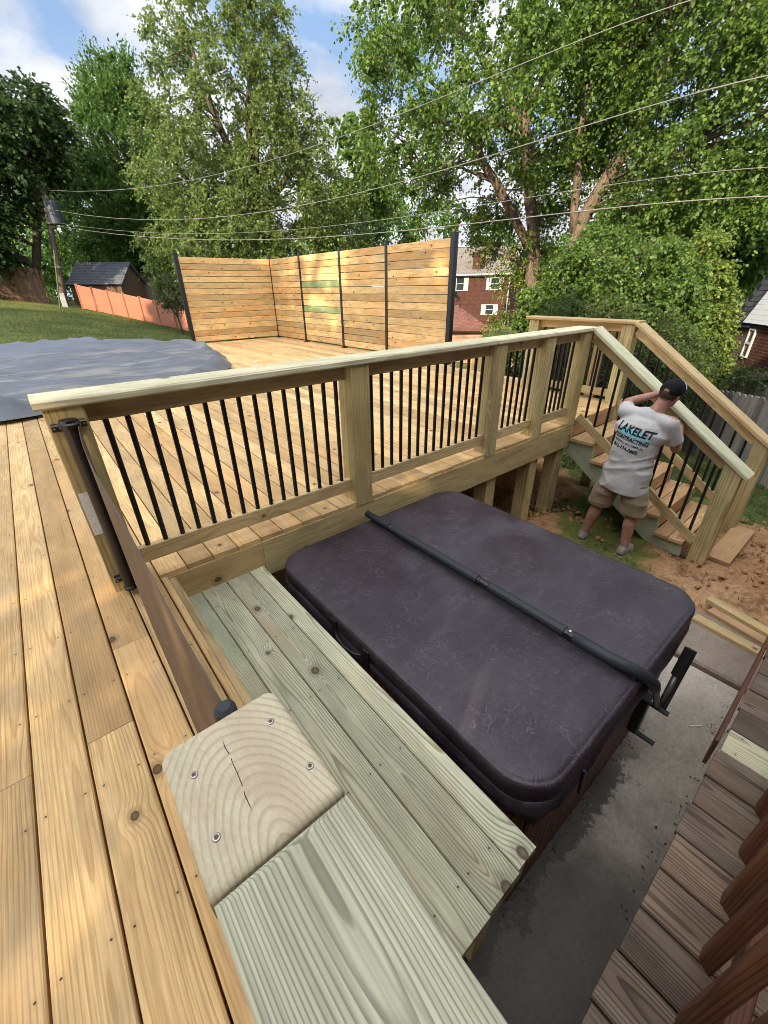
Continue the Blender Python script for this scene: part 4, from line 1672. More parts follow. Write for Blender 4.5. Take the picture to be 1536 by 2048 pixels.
WB = at(1700, 300, 10.0)
PA = at(90, 400, 31.5)
wire_line([(95, 378), (200, 380), (330, 376), (450, 350), (600, 298), (770, 238), (1050, 120), (1410, 3), (1600, -60)], 'topmost power line rising steeply to the upper right', PA, WB + Vector((0, 0, 0)), .0085)
wire_line([(110, 415), (215, 440), (350, 443), (480, 432), (600, 411), (700, 388), (880, 335), (1080, 281), (1350, 205), (1600, 135)], 'second power line from the top crossing the maple', PA, WB, .0095)
wire_line([(110, 440), (165, 458), (300, 467), (500, 464), (760, 438), (1150, 382), (1600, 331)], 'thin third power line from the top', PA, WB, .006)
wire_line([(110, 445), (150, 464), (350, 479), (500, 479), (700, 468), (1100, 431), (1600, 391)], 'lowest and palest power line passing above the screen', PA, WB, .0095)


def prism_house(name, label, c0, c1, depth, zb, ze, zr, wallmat, roofmat, eave=.3, gable=False):
    """house with its facade from c0 to c1, gable roof ridge parallel to the facade (or gable end on the facade)"""
    c0, c1 = Vector((c0[0], c0[1], 0)), Vector((c1[0], c1[1], 0))
    d = (c1 - c0).normalized()
    n = Vector((-d.y, d.x, 0))
    if n.dot(c0) < 0:
        n = -n
    L = (c1 - c0).length
    root = thing(name, label, 'house' if 'shed' not in name else 'shed', (c0.x, c0.y, zb))
    P = lambda a, b_, z: c0 + d * a + n * b_ + Vector((0, 0, z))
    wb = MB()
    for (a, b_, a2, b2) in ((0, 0, L, 0), (L, 0, L, depth), (L, depth, 0, depth), (0, depth, 0, 0)):
        u = math.hypot(a2 - a, b2 - b_)
        wb.raw([P(a, b_, zb), P(a2, b2, zb), P(a2, b2, ze), P(a, b_, ze)], [(0, 1, 2, 3)], None, None, [(0, zb, 0), (u, zb, 0), (u, ze, 0), (0, ze, 0)])
    if gable:
        for b_ in (0, depth):
            wb.raw([P(0, b_, ze), P(L, b_, ze), P(L / 2, b_, zr)], [(0, 1, 2)], None, None, [(0, ze, 0), (L, ze, 0), (L / 2, zr, 0)])
    else:
        for a in (0, L):
            wb.raw([P(a, 0, ze), P(a, depth, ze), P(a, depth / 2, zr)], [(0, 1, 2)], None, None, [(0, ze, 0), (depth, ze, 0), (depth / 2, zr, 0)])
    wb.build('wall', wallmat, root)
    rb = MB()
    e = eave
    if gable:
        s = (zr - ze) / (L / 2)
        for sg in (0, 1):
            a = -e if sg == 0 else L + e
            q = [P(a, -e, ze - s * e), P(a, depth + e, ze - s * e), P(L / 2, depth + e, zr), P(L / 2, -e, zr)]
            if sg == 0:
                q = q[::-1]
                q = [q[3], q[2], q[1], q[0]]
            rb.slab_quad(*[v + Vector((0, 0, .06)) for v in q], .08)
    else:
        s = (zr - ze) / (depth / 2)
        for sg in (0, 1):
            b_ = -e if sg == 0 else depth + e
            q = [P(-e, b_, ze - s * e), P(L + e, b_, ze - s * e), P(L + e, depth / 2, zr), P(-e, depth / 2, zr)]
            rb.slab_quad(*[v + Vector((0, 0, .06)) for v in q], .08)
    rb.build('roof', roofmat, root)
    return root, P, d, n, L


def window(root, P, a, w, z0, h, shutters=True):
    b = MB()
    t = .07 if shutters else .035
    for (x0, x1, y0, y1) in ((a - t, a + w + t, z0 - t, z0), (a - t, a + w + t, z0 + h, z0 + h + t), (a - t, a, z0, z0 + h), (a + w, a + w + t, z0, z0 + h), (a, a + w, z0 + h / 2 - .025, z0 + h / 2 + .025)):
        vs = [P(x, q, z) for q in (-.05, .02) for (x, z) in ((x0, y0), (x1, y0), (x1, y1), (x0, y1))]
        b.raw(vs, [(0, 1, 2, 3), (7, 6, 5, 4), (0, 4, 5, 1), (1, 5, 6, 2), (2, 6, 7, 3), (3, 7, 4, 0)])
    f = b.build('window', 'trim', root)
    b = MB()
    b.raw([P(a, -.015, z0), P(a + w, -.015, z0), P(a + w, -.015, z0 + h), P(a, -.015, z0 + h)], [(0, 1, 2, 3)])
    b.build('pane', 'glass', f)
    if shutters:
        for x0 in (a - .47, a + w + .09):
            b = MB()
            vs = [P(x, q, z) for q in (-.06, .01) for (x, z) in ((x0, z0 - .05), (x0 + .38, z0 - .05), (x0 + .38, z0 + h + .05), (x0, z0 + h + .05))]
            b.raw(vs, [(0, 1, 2, 3), (7, 6, 5, 4), (0, 4, 5, 1), (1, 5, 6, 2), (2, 6, 7, 3), (3, 7, 4, 0)])
            b.build('shutter', 'trim', root)


# two storey brick house beyond the screen
HD = 48
h0, h1 = at(800, 600, HD + 3), at(1016, 600, HD)
zE = at(1000, 548, HD).z
zR = at(905, 508, HD + 4).z
bh, P, d_, n_, L_ = prism_house('brick_house', 'two storey red brick house with white shutters seen past the screen', (h0.x, h0.y), (h1.x, h1.y), 9, zE - 5.6, zE, zE + 2.6, 'brick', 'shingle_pale')


def along(px, HDx=HD):
    # distance along the facade under photo column px
    v = RC.T @ np.array([(px - 768) / FPX, (590 - 1024) / FPX, 1.0])
    o_, e_ = P(0, 0, 0), P(1, 0, 0) - P(0, 0, 0)
    den = v[0] * e_.y - v[1] * e_.x
    s = (o_.x * e_.y - o_.y * e_.x) / den
    q = Vector((v[0] * s, v[1] * s, 0))
    return (q - Vector((o_.x, o_.y, 0))).dot(Vector((e_.x, e_.y, 0)))


mpp = at(1000, 549, HD).z - at(1000, 550, HD).z
for px, y0, y1 in ((980, 579, 556), (974, 632, 612), (912, 580, 553)):
    window(bh, P, along(px), .75, zE - (y0 - 548) * mpp, (y0 - y1) * mpp)
b = MB()
b.tube([P(L_ - .06, -.08, zE - 5.4), P(L_ - .06, -.08, zE)], .06, 8)
b.build('downpipe', 'trim', bh)
b = MB()
b.tube([P(-.3, -.36, zE - .02), P(L_ + .3, -.36, zE - .02)], .08, 8)
b.build('gutter', 'trim', bh)
ca = along(948)
ch_ = MB()
for (a0, a1, b0, b1, z0, z1) in ((ca - .55, ca + .55, .7, 1.5, zE, zE + 2.0),):
    vs = [P(a, q, z) for z in (z0, z1) for (a, q) in ((a0, b0), (a1, b0), (a1, b1), (a0, b1))]
    ch_.raw(vs, [(3, 2, 1, 0), (4, 5, 6, 7), (0, 1, 5, 4), (1, 2, 6, 5), (2, 3, 7, 6), (3, 0, 4, 7)], None, None, [(v.x + v.y, v.z, 0) for v in vs])
ch_.build('chimney', 'brick', bh)
# porch with red shingles in front
g0, g1 = at(840, 640, 30), at(985, 690, 27)
gz0 = at(940, 690, 28).z
porch = thing('garage', 'low garage with dark red shingle roof below the brick house', 'garage', tuple(at(940, 690, 28)))
b = MB()
ea, eb_, ra, rb_ = at(760, 705, 27), at(980, 662, 26), at(912, 613, 29.5), at(760, 640, 30.5)
ra.z = rb_.z = at(905, 611, 29.5).z
ea.z = eb_.z
b.slab_quad(ea, eb_, ra, rb_, .10)
bk = eb_ + (ra - eb_) * 1.0 + Vector((2.2, 2.6, 0))
bk.z = eb_.z
nn_ = (eb_ - bk).cross(ra - bk).normalized() * .1
b.raw([eb_, bk, ra, eb_ - nn_, bk - nn_, ra - nn_], [(0, 1, 2), (5, 4, 3), (0, 3, 4, 1), (1, 4, 5, 2), (2, 5, 3, 0)], None, None, [(0, 0, 0), (3, 0, 0), (1.5, 3, 0)] * 2)
b.build('roof', 'shingle_red', porch)
b = MB()
dn_ = Vector((0, 0, -2.4))
i1, i2, i3 = ea.lerp(eb_, .02) + Vector((.3, .5, -.05)), eb_ + Vector((.0, .5, -.05)), bk + Vector((-.5, -.2, -.05))
b.quad(i1 + dn_, i2 + dn_, i2, i1)
b.quad(i2 + dn_, i3 + dn_, i3, i2)
b.build('wall', 'tanbrick', porch)

# house at the right edge
r0, r1 = at(1474, 720, 15.2), at(1660, 720, 12.6)
zs = at(1490, 646, 15).z
rh, P3, d3, n3, L3 = prism_house('brick_house', 'brick house with white sided gable at the right edge', (r0.x, r0.y), (r1.x, r1.y), 8, zs - 2.4, zs, zs + .01, 'brick', 'shingle_grey', .02)
b = MB()
a0, a1 = -.15, 5.2
vs = [P3(a0, -.12, zs), P3(a1, -.12, zs), P3(a1 / 2 + .2, -.12, zs + 3.9)]
vs += [v + n3 * .1 for v in vs]
b.raw(vs, [(0, 1, 2), (5, 4, 3), (0, 3, 4, 1), (1, 4, 5, 2), (2, 5, 3, 0)], None, None, [(v.x, v.z, 0) for v in vs])
b.build('gable', 'siding', rh)
b = MB()
q0, q1 = P3(-.35, -.28, zs - .1), P3(a1 / 2 + .2, -.28, zs + 4.1)
b.slab_quad(q0, P3(-.35, 8, zs - .1), P3(a1 / 2 + .2, 8, zs + 4.1), q1, .12)
b.build('roof', 'shingle_grey', rh)
window(rh, P3, .16, .20, zs - .78, .62, False)
# dark roofed wing behind
w0, w1 = at(1474, 640, 17.2), at(1700, 640, 15.2)
zw = at(1480, 640, 17).z
rw, P4, _, _, _ = prism_house('house_wing', 'dark shingle roof rising behind the white gable', (w0.x, w0.y), (w1.x, w1.y), 7, zw - 3, zw, at(1480, 455, 20).z, 'tanbrick', 'shingle_grey', .3)
rw['category'] = 'house'

# sheds
s0, s1 = at(146, 590, 33.6), at(247, 590, 32.2)
zsh = at(200, 569, 33).z
sh, _, _, _, _ = prism_house('garden_shed', 'small brown shed with charcoal roof behind the terracotta fence', (s0.x, s0.y), (s1.x, s1.y), 3.0, zsh - 2.2, zsh + .05, at(190, 529, 34.5).z, 'darkfence', 'shingle_mid', .15)
s0, s1 = at(272, 590, 36), at(345, 590, 35)
zsh = at(300, 575, 36).z
sh2, _, _, _, _ = prism_house('garden_shed', 'second shed with pale gable half hidden by a shrub', (s0.x, s0.y), (s1.x, s1.y), 3.0, zsh - 2.2, zsh, zsh + 1.2, 'greyfence', 'shingle_grey', .15, True)
s0, s1 = at(225, 560, 39.5), at(320, 560, 38.5)
zsh = at(270, 560, 39).z
sh3, _, _, _, _ = prism_house('dark_house', 'dark roofed house in deep shade behind the sheds', (s0.x, s0.y), (s1.x, s1.y), 5.0, zsh - 3.2, zsh, zsh + 1.9, 'darkfence', 'shingle_grey', .25)

#@@TREES
# ------------------------------------------------------------------ trees
def leaf_mesh(name, pos, dirv, nrm, size, mat, parent, aspect=.42):
    n = len(pos)
    dirv = dirv / (np.linalg.norm(dirv, axis=1, keepdims=True) + 1e-9)
    side = np.cross(dirv, nrm)
    side /= (np.linalg.norm(side, axis=1, keepdims=True) + 1e-9)
    up = np.cross(side, dirv)
    L = size[:, None]
    v = np.zeros((n, 4, 3))
    v[:, 0] = pos
    v[:, 1] = pos + dirv * L * .45 + side * L * aspect + up * L * .10
    v[:, 2] = pos + dirv * L - up * L * .12
    v[:, 3] = pos + dirv * L * .45 - side * L * aspect + up * L * .10
    org = np.array(ORG[parent.name])
    me = bpy.data.meshes.new(name)
    me.vertices.add(n * 4)
    me.vertices.foreach_set('co', (v.reshape(-1, 3) - org).astype(np.float32).ravel())
    me.loops.add(n * 4)
    me.loops.foreach_set('vertex_index', np.arange(n * 4, dtype=np.int32))
    me.polygons.add(n)
    me.polygons.foreach_set('loop_start', np.arange(0, n * 4, 4, dtype=np.int32))
    me.polygons.foreach_set('loop_total', np.full(n, 4, dtype=np.int32))
    me.materials.append(M[mat])
    me.update(calc_edges=True)
    o = bpy.data.objects.new(name, me)
    COL.objects.link(o)
    o.parent = parent
    return o


def foliage(clumps, rad, axis, twigs, leaves, size, droop, r_, spread=1.0):
    """leaves along drooping twigs that fan out of every clump"""
    C = np.repeat(clumps, twigs, 0)
    Rr = np.repeat(rad, twigs)
    n = len(C)
    out = C - axis(C)
    out /= (np.linalg.norm(out, axis=1, keepdims=True) + 1e-6)
    d = r_.normal(0, 1, (n, 3)) * spread + out * .7 + np.array([0, 0, .25])
    d /= np.linalg.norm(d, axis=1, keepdims=True)
    ln = Rr * r_.uniform(.6, 1.25, n)
    t = np.linspace(.12, 1, leaves)[None, :] + r_.uniform(-.05, .05, (n, leaves))
    P = C[:, None] + d[:, None] * (ln[:, None] * t)[..., None]
    dr = (droop * ln)[:, None] * t ** 2
    P[..., 2] -= dr
    P += r_.normal(0, .03, P.shape) * Rr[:, None, None]
    T = d[:, None] * ln[:, None, None] * np.ones((1, leaves, 1))
    T = T.copy()
    T[..., 2] -= 2 * droop * ln[:, None] * t
    T /= np.linalg.norm(T, axis=2, keepdims=True)
    side = r_.normal(0, 1, P.shape)
    ld = T * .8 + side * .75
    ld[..., 2] -= droop * .7
    nr = np.array([0, 0, 1.0]) + r_.normal(0, .55, P.shape)
    sz = size * r_.uniform(.65, 1.3, P.shape[:2])
    return P.reshape(-1, 3), ld.reshape(-1, 3), nr.reshape(-1, 3), sz.ravel()


def crown_clumps(rows, count, r_, hollow=.55, holes=.0, seed=1, flat=1.0):
    """rows = [(centre Vector, radius)] bottom to top; clumps fill the stacked discs, thicker outside"""
    z = np.array([c.z for c, r in rows])
    rr = np.array([r for c, r in rows])
    cx = np.array([c.x for c, r in rows])
    cy = np.array([c.y for c, r in rows])
    o = np.argsort(z)
    z, rr, cx, cy = z[o], rr[o], cx[o], cy[o]
    grid = np.linspace(z[0], z[-1], 200)
    wg = np.interp(grid, z, rr) ** 1.6 + .05
    cdf = np.cumsum(wg) / wg.sum()
    vnx = VN(seed)
    res = []
    while len(res) < count:
        h = np.interp(r_.random(count), cdf, grid)
        a = r_.uniform(0, 2 * math.pi, count)
        R = np.interp(h, z, rr)
        lump = .78 + .44 * vnx(np.stack([np.cos(a) * 2.2, np.sin(a) * 2.2, h * .55], -1), 1.3)
        q = (hollow + (1 - hollow) * r_.random(count)) ** 1.0
        q = np.where(r_.random(count) < .25, r_.random(count), q)
        p = np.stack([np.interp(h, z, cx) + R * lump * q * np.cos(a) * flat, np.interp(h, z, cy) + R * lump * q * np.sin(a), h], -1)
        if holes:
            p = p[vnx(p, .55) > holes]
        res += p.tolist()
    return np.array(res[:count])


def branches(b, limbs, clumps, r_, frac=.5, rad=.03, maxd=4.0):
    """thin branches from the nearest limb point out to the clumps"""
    pts = []
    for L in limbs:
        for i in range(len(L) - 1):
            for q in np.linspace(0, 1, 6)[:-1]:
                pts.append(np.array(L[i]) * (1 - q) + np.array(L[i + 1]) * q)
    pts = np.array(pts)
    for c in clumps:
        if r_.random() > frac:
            continue
        cand = pts[pts[:, 2] < c[2] + .3]
        if len(cand) == 0:
            cand = pts
        dd = np.linalg.norm(cand - c, axis=1)
        k = int(np.argmin(dd))
        if dd[k] > maxd:
            continue
        a = cand[k]
        m = (a + c) / 2 + np.array([0, 0, .12 * dd[k]]) + r_.normal(0, .06 * dd[k], 3)
        b.tube([a, m, c], [rad * (.6 + .25 * dd[k]), rad * .8, rad * .35], 5, cap=False)


def make_tree(name, label, cat, base, limbs, rows, count, crad, twigs, leaves, size, droop, lmat, bmat, seed, holes=0., hollow=.5, frac=.5, brad=.03, group=None, limb_r=None, spread=1.0, aspect=.42, extra=None, clear=0.):
    r_ = np.random.default_rng(seed)
    root = thing(name, label, cat, base, group)
    cl_ = crown_clumps(rows, count, r_, hollow, holes, seed)
    if extra is not None:
        cl_ = np.concatenate([cl_, np.array(extra)])
    if clear:
        lp_ = np.array([np.array(L[i]) * (1 - q) + np.array(L[i + 1]) * q for L in limbs for i in range(len(L) - 1) for q in (0, .25, .5, .75)])
        dmin = np.min(np.linalg.norm(cl_[:, None] - lp_[None], axis=2), axis=1)
        cl_ = cl_[dmin > clear]
    zc = np.array([c.z for c, r in rows])
    o = np.argsort(zc)
    xs_ = np.array([rows[i][0].x for i in o])
    ys_ = np.array([rows[i][0].y for i in o])
    zs_ = zc[o]
    axis = lambda C: np.stack([np.interp(C[:, 2], zs_, xs_), np.interp(C[:, 2], zs_, ys_), C[:, 2] - .3 * 0], -1)
    b = MB()
    for i, L in enumerate(limbs):
        lr = limb_r[i] if limb_r else np.linspace(.22, .05, len(L))
        # smooth the limb a little
        P_ = [Vector(p) for p in L]
        b.tube(P_, list(lr), 10)
    b2 = MB()
    branches(b2, [[tuple(p) for p in L] for L in limbs], cl_, r_, frac, brad)
    tk = b.build('trunk', bmat, root, smooth=True)
    if b2.v:
        b2.build('branches', bmat, root, smooth=True)
    P_, d, nr, sz = foliage(cl_, crad * r_.uniform(.7, 1.3, len(cl_)), axis, twigs, leaves, size, droop, r_, spread)
    leaf_mesh('crown', P_, d, nr, sz, lmat, root, aspect)
    return root


def rows_px(prof, D):
    """crown rows from photo columns: (row, left, right)"""
    out = []
    for (py, x0, x1) in prof:
        a, c = at(x0, py, D), at(x1, py, D)
        out.append(((a + c) / 2, (a - c).length / 2))
    return out


# tall linden left of centre
D1 = 27
rows = rows_px([(-140, 420, 500), (-60, 365, 540), (60, 318, 580), (150, 298, 610), (240, 292, 640), (330, 290, 672), (420, 296, 705), (500, 300, 735), (570, 325, 715)], D1)
base = at(500, 640, D1)
gb = Vector((base.x, base.y, float(gz(base.x, base.y))))
lim = [[gb, at(505, 480, D1), at(512, 330, D1), at(515, 180, D1), at(470, 20, D1), at(450, -80, D1)],
       [at(508, 420, D1), at(545, 300, D1 - .5), at(560, 180, D1 - 1)],
       [at(508, 400, D1), at(455, 290, D1 - .6), at(400, 160, D1 - .4), at(375, 60, D1)],
       [at(510, 380, D1), at(495, 240, D1 - 1.2), at(500, 120, D1 - 1.5)],
       [at(508, 450, D1), at(590, 330, D1), at(615, 250, D1)],
       [at(505, 480, D1), at(390, 380, D1), at(330, 300, D1)]]
make_tree('linden_tree', 'tall olive green tree standing behind the privacy screen', 'tree', gb, lim, rows, 1000, .66, 13, 13, .115, .3, 'leaf_linden', 'darkbark', 11, holes=.27, hollow=.55, frac=.3, clear=.4, aspect=.38)

# bright green conical tree behind it
D2 = 37
rows = rows_px([(105, 215, 235), (160, 180, 290), (230, 165, 300), (310, 150, 320), (400, 140, 330), (480, 150, 330), (550, 170, 330)], D2)
base = at(240, 590, D2)
gb = Vector((base.x, base.y, float(gz(base.x, base.y))))
lim = [[gb, at(240, 450, D2), at(232, 300, D2), at(225, 140, D2)]]
make_tree('feathery_tree', 'bright green feathery tree left of the tall olive tree', 'tree', gb, lim, rows, 460, .8, 13, 12, .19, -.25, 'leaf_mid', 'darkbark', 12, holes=.3, frac=.2, aspect=.26)

# dark trees at the left edge
D3 = 33
rows = rows_px([(170, 0, 60), (215, -60, 120), (300, -120, 130), (380, -160, 100), (450, -200, 70), (530, -220, 30), (590, -230, -10)], D3)
base = at(70, 600, D3)
gb = Vector((base.x, base.y, float(gz(base.x, base.y))))
lim = [[gb, at(75, 420, D3), at(72, 300, D3), at(62, 190, D3)], [at(74, 380, D3), at(30, 290, D3), at(0, 230, D3)], [at(74, 340, D3), at(110, 260, D3), at(120, 215, D3)]]
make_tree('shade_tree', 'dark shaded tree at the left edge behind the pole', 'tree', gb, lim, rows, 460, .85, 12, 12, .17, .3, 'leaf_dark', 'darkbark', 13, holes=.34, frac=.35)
D3b = 45
rows = rows_px([(330, 60, 260), (420, 30, 330), (500, 20, 350), (570, 20, 350)], D3b)
base = at(200, 600, D3b)
gb = Vector((base.x, base.y, float(gz(base.x, base.y))))
make_tree('understory_tree', 'low spreading tree in shade between pole and sheds', 'tree', gb, [[gb, at(200, 480, D3b), at(195, 400, D3b)], [at(200, 500, D3b), at(200, 455, D3b - 1), at(150, 400, D3b)]], rows, 300, .9, 10, 9, .25, .4, 'leaf_mid', 'darkbark', 14, holes=.38, frac=.3)

# the big silver maples on the right
D4 = 22
rows = rows_px([(-260, 800, 1180), (-120, 740, 1270), (0, 712, 1300), (90, 700, 1300), (180, 715, 1300), (260, 720, 1290), (330, 740, 1250), (400, 790, 1200), (450, 840, 1130)], D4)
base = at(1062, 600, D4)
gb = Vector((base.x, base.y, float(gz(base.x, base.y)) - .2))
lim = [[gb, at(1066, 540, D4), at(1068, 470, D4), at(1058, 380, D4), at(1052, 280, D4), at(1050, 150, D4), at(1045, 20, D4), at(1050, -100, D4)],
       [at(1066, 510, D4), at(1030, 440, D4 - .3), at(995, 370, D4 - .6), at(965, 325, D4 - .8), at(955, 290, D4 - .8)],
       [at(1052, 290, D4), at(1010, 250, D4 - .5), at(940, 235, D4 - .5), at(870, 250, D4)],
       [at(1052, 270, D4), at(1010, 180, D4), at(960, 110, D4), at(920, 60, D4), at(880, -40, D4)],
       [at(1051, 230, D4), at(1100, 130, D4 - .5), at(1150, 40, D4)],
       [at(965, 325, D4 - .8), at(900, 330, D4), at(840, 360, D4)],
       [at(955, 290, D4 - .8), at(880, 180, D4 - 1), at(800, 110, D4 - 1)]]
lr = [[.36, .30, .26, .22, .19, .15, .11, .06], [.20, .18, .17, .15, .12], [.12, .10, .07, .04], [.15, .13, .10, .08, .04], [.11, .08, .05], [.08, .06, .03], [.09, .06, .03]]
make_tree('silver_maple', 'tall maple with pale forked trunk behind the deck stairs', 'tree', gb, lim, rows, 700, .72, 13, 14, .105, .42, 'leaf_maple', 'bark', 15, holes=.41, hollow=.5, frac=.4, limb_r=lr, clear=.7)

D5 = 19.5
rows = rows_px([(-240, 1180, 1600), (-100, 1180, 1680), (30, 1190, 1700), (130, 1190, 1720), (230, 1200, 1720), (320, 1210, 1720), (400, 1200, 1700), (460, 1200, 1640)], D5)
base = at(1120, 600, D5)
gb = Vector((base.x, base.y, float(gz(base.x, base.y)) - .2))
lim = [[gb, at(1135, 520, D5), at(1165, 440, D5), at(1200, 380, D5), at(1240, 315, D5), at(1285, 230, D5), at(1320, 150, D5), at(1350, 20, D5)],
       [at(1150, 480, D5), at(1148, 420, D5 - .2), at(1156, 340, D5 - .3), at(1160, 270, D5 - .2), at(1175, 170, D5)],
       [at(1262, 275, D5), at(1250, 180, D5 - .4), at(1290, 80, D5 - .4)],
       [at(1300, 200, D5), at(1380, 150, D5), at(1460, 90, D5)],
       [at(1210, 365, D5), at(1290, 330, D5 - .5), at(1390, 290, D5 - .5)]]
lr = [[.30, .27, .24, .22, .20, .16, .12, .06], [.16, .14, .12, .09, .05], [.09, .07, .03], [.10, .07, .03], [.08, .05, .03]]
make_tree('silver_maple', 'leaning maple with broad crown at the upper right', 'tree', gb, lim, rows, 620, .68, 13, 14, .098, .42, 'leaf_maple', 'bark', 16, holes=.39, hollow=.5, frac=.4, limb_r=lr, clear=.6)

# pale weeping foliage and low trees further off, between the linden and the maple
D6 = 40
rows = rows_px([(240, 660, 740), (320, 640, 790), (400, 650, 820), (470, 640, 830), (540, 640, 850)], D6)
base = at(740, 600, D6)
gb = Vector((base.x, base.y, float(gz(base.x, base.y))))
make_tree('distant_tree', 'pale green distant tree between the olive tree and the maple', 'tree', gb, [[gb, at(735, 470, D6), at(720, 330, D6)]], rows, 200, 1.0, 10, 10, .28, .6, 'leaf_maple', 'darkbark', 17, holes=.42, frac=.3)
D7 = 26
rows = rows_px([(380, 1330, 1600), (430, 1300, 1640), (500, 1290, 1640), (560, 1290, 1640)], D7)
base = at(1450, 620, D7)
gb = Vector((base.x, base.y, float(gz(base.x, base.y))))
make_tree('understory_tree', 'dark green trees behind the right house roof', 'tree', gb, [[gb, at(1450, 500, D7), at(1450, 400, D7)]], rows, 260, .9, 9, 9, .2, .4, 'leaf_mid', 'darkbark', 18, holes=.3, frac=.3)
D8 = 23
rows = rows_px([(470, 930, 1110), (510, 960, 1120), (560, 1000, 1120), (620, 1000, 1120), (660, 980, 1110)], D8)
base = at(1060, 660, D8)
gb = Vector((base.x, base.y, float(gz(base.x, base.y))))
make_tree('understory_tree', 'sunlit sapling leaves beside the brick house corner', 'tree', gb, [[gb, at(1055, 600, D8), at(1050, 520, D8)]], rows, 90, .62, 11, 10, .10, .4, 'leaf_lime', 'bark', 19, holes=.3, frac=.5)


def shrub(name, label, rows, count, crad, twigs, leaves, size, droop, mat, seed, base, aspect=.45, holes=0., cat='shrub'):
    b = base
    lim = [[Vector(b), Vector(b) * .4 + rows[len(rows) // 2][0] * .6, rows[0][0]]]
    for k in range(4):
        a = k * 1.57 + .4
        c, r = rows[len(rows) // 2]
        lim.append([Vector(b), Vector(b) * .5 + c * .5, c + Vector((math.cos(a), math.sin(a), 0)) * r * .6])
    return make_tree(name, label, cat, b, lim, rows, count, crad, twigs, leaves, size, droop, mat, 'darkbark', seed, holes=holes, hollow=.62, frac=.25, brad=.012, limb_r=[[.05, .04, .015]] * 5, aspect=aspect)


def sbase(px, D):
    p = at(px, 600, D)
    return Vector((p.x, p.y, float(gz(p.x, p.y)) - .1))


# tall leafy shrub with bright right side, and the fine dark one in front of it
DB = 11.5
shrub('leafy_shrub', 'large bright green shrub rising behind the stair railing', rows_px([(455, 1190, 1300), (500, 1110, 1370), (560, 1090, 1400), (620, 1080, 1420), (680, 1090, 1400), (740, 1120, 1390), (830, 1150, 1380)], DB), 640, .32, 12, 11, .064, .4, 'leaf_shrub', 21, sbase(1250, DB))
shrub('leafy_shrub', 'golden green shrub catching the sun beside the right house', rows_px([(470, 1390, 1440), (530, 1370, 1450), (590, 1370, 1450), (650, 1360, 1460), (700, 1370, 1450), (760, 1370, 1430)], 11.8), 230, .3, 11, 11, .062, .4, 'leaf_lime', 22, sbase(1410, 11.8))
DC = 9.8
shrub('yew_shrub', 'dense dark yew with fine leaves right behind the short side railing', rows_px([(598, 1140, 1290), (630, 1090, 1360), (680, 1060, 1410), (740, 1060, 1420), (820, 1060, 1400)], DC), 620, .22, 12, 10, .042, .1, 'leaf_yew', 23, sbase(1240, DC), aspect=.3)
shrub('leafy_shrub', 'tangled vine shrub between the garage and the side railing', rows_px([(560, 1035, 1110), (610, 1030, 1110), (660, 1035, 1100), (720, 990, 1100), (790, 940, 1090)], 13), 200, .26, 10, 8, .085, .4, 'leaf_shrub', 24, sbase(1040, 13), holes=.3)
shrub('leafy_shrub', 'wispy grey green shrub left of the privacy screen', rows_px([(530, 345, 352), (560, 325, 362), (595, 312, 372), (618, 335, 385)], 24), 60, .3, 9, 9, .075, .3, 'leaf_yew', 25, sbase(352, 24), aspect=.3)
# vines over the second fence
shrub('vine', 'brown tangled vine sprawling over the sunlit fence', rows_px([(738, 1400, 1530), (760, 1390, 1540)], 12.0), 60, .2, 9, 7, .05, .3, 'leaf_yew', 26, sbase(1460, 12.0), cat='vine')

# woods that close the view
def woods():
    r_ = np.random.default_rng(31)
    root = bpy.data.objects.new('distant_woods', None)
    cl_ = []
    for k in range(620):
        px = r_.uniform(-300, 1900)
        D = r_.uniform(62, 75)
        lim_ = 420 + 60 * math.sin(px * .013) + (30 if 620 < px < 860 else 0)
        py = r_.uniform(lim_, 600)
        cl_.append(at(px, py, D))
    cl_ = np.array(cl_)
    ORG['woods_tmp'] = (0, 0, 0)

    class Pp:
        name = 'woods_tmp'
    P_, d, nr, sz = foliage(cl_, np.full(len(cl_), 2.4), lambda C: C * np.array([.9, .9, 1]), 10, 9, .55, .4, r_)
    n = len(P_)
    e = thing('distant_woods', 'x', 'x')
    o = leaf_mesh('distant_woods', P_, d, nr, sz, 'leaf_mid', e)
    o.parent = None
    bpy.data.objects.remove(e)
    bpy.data.objects.remove(root)
    o.name = 'distant_woods'
    tag(o, 'distant green woods closing the view behind the yards', 'woods', kind='stuff')


woods()

# neighbours' trees and the house behind the camera: they throw the shade on the deck
for i, (x, y, zc_, R_, cnt, hol) in enumerate(((-9.2, -1.2, 7.2, 4.4, 260, .42), (-13, 4.2, 7.6, 4.6, 250, .42), (-15, 15, 8.2, 5.2, 240, .44))):
    rows = [(Vector((x, y, zc_ - R_ * .8)), R_ * .55), (Vector((x, y, zc_ - R_ * .4)), R_ * .95), (Vector((x, y, zc_)), R_), (Vector((x, y, zc_ + R_ * .5)), R_ * .8), (Vector((x, y, zc_ + R_)), R_ * .25)]
    gb = Vector((x, y, float(gz(x, y))))
    make_tree('shade_tree', ('broad tree left of the deck nearest the house', 'broad tree beside the tarp outside the left of the view', 'broad tree beside the lawn outside the left of the view')[i], 'tree', gb,
              [[gb, Vector((x, y, 3)), Vector((x + .3, y, zc_))], [Vector((x, y, 3)), Vector((x + 2, y + 1, zc_)), Vector((x + 3, y + 2, zc_ + 1))], [Vector((x, y, 3)), Vector((x - 2, y - 1.5, zc_)), Vector((x - 3, y - 2, zc_ + 1))]],
              rows, cnt, 1.0, 9, 9, .30, .4, 'leaf_maple', 'darkbark', 41 + i, holes=hol, frac=.3)
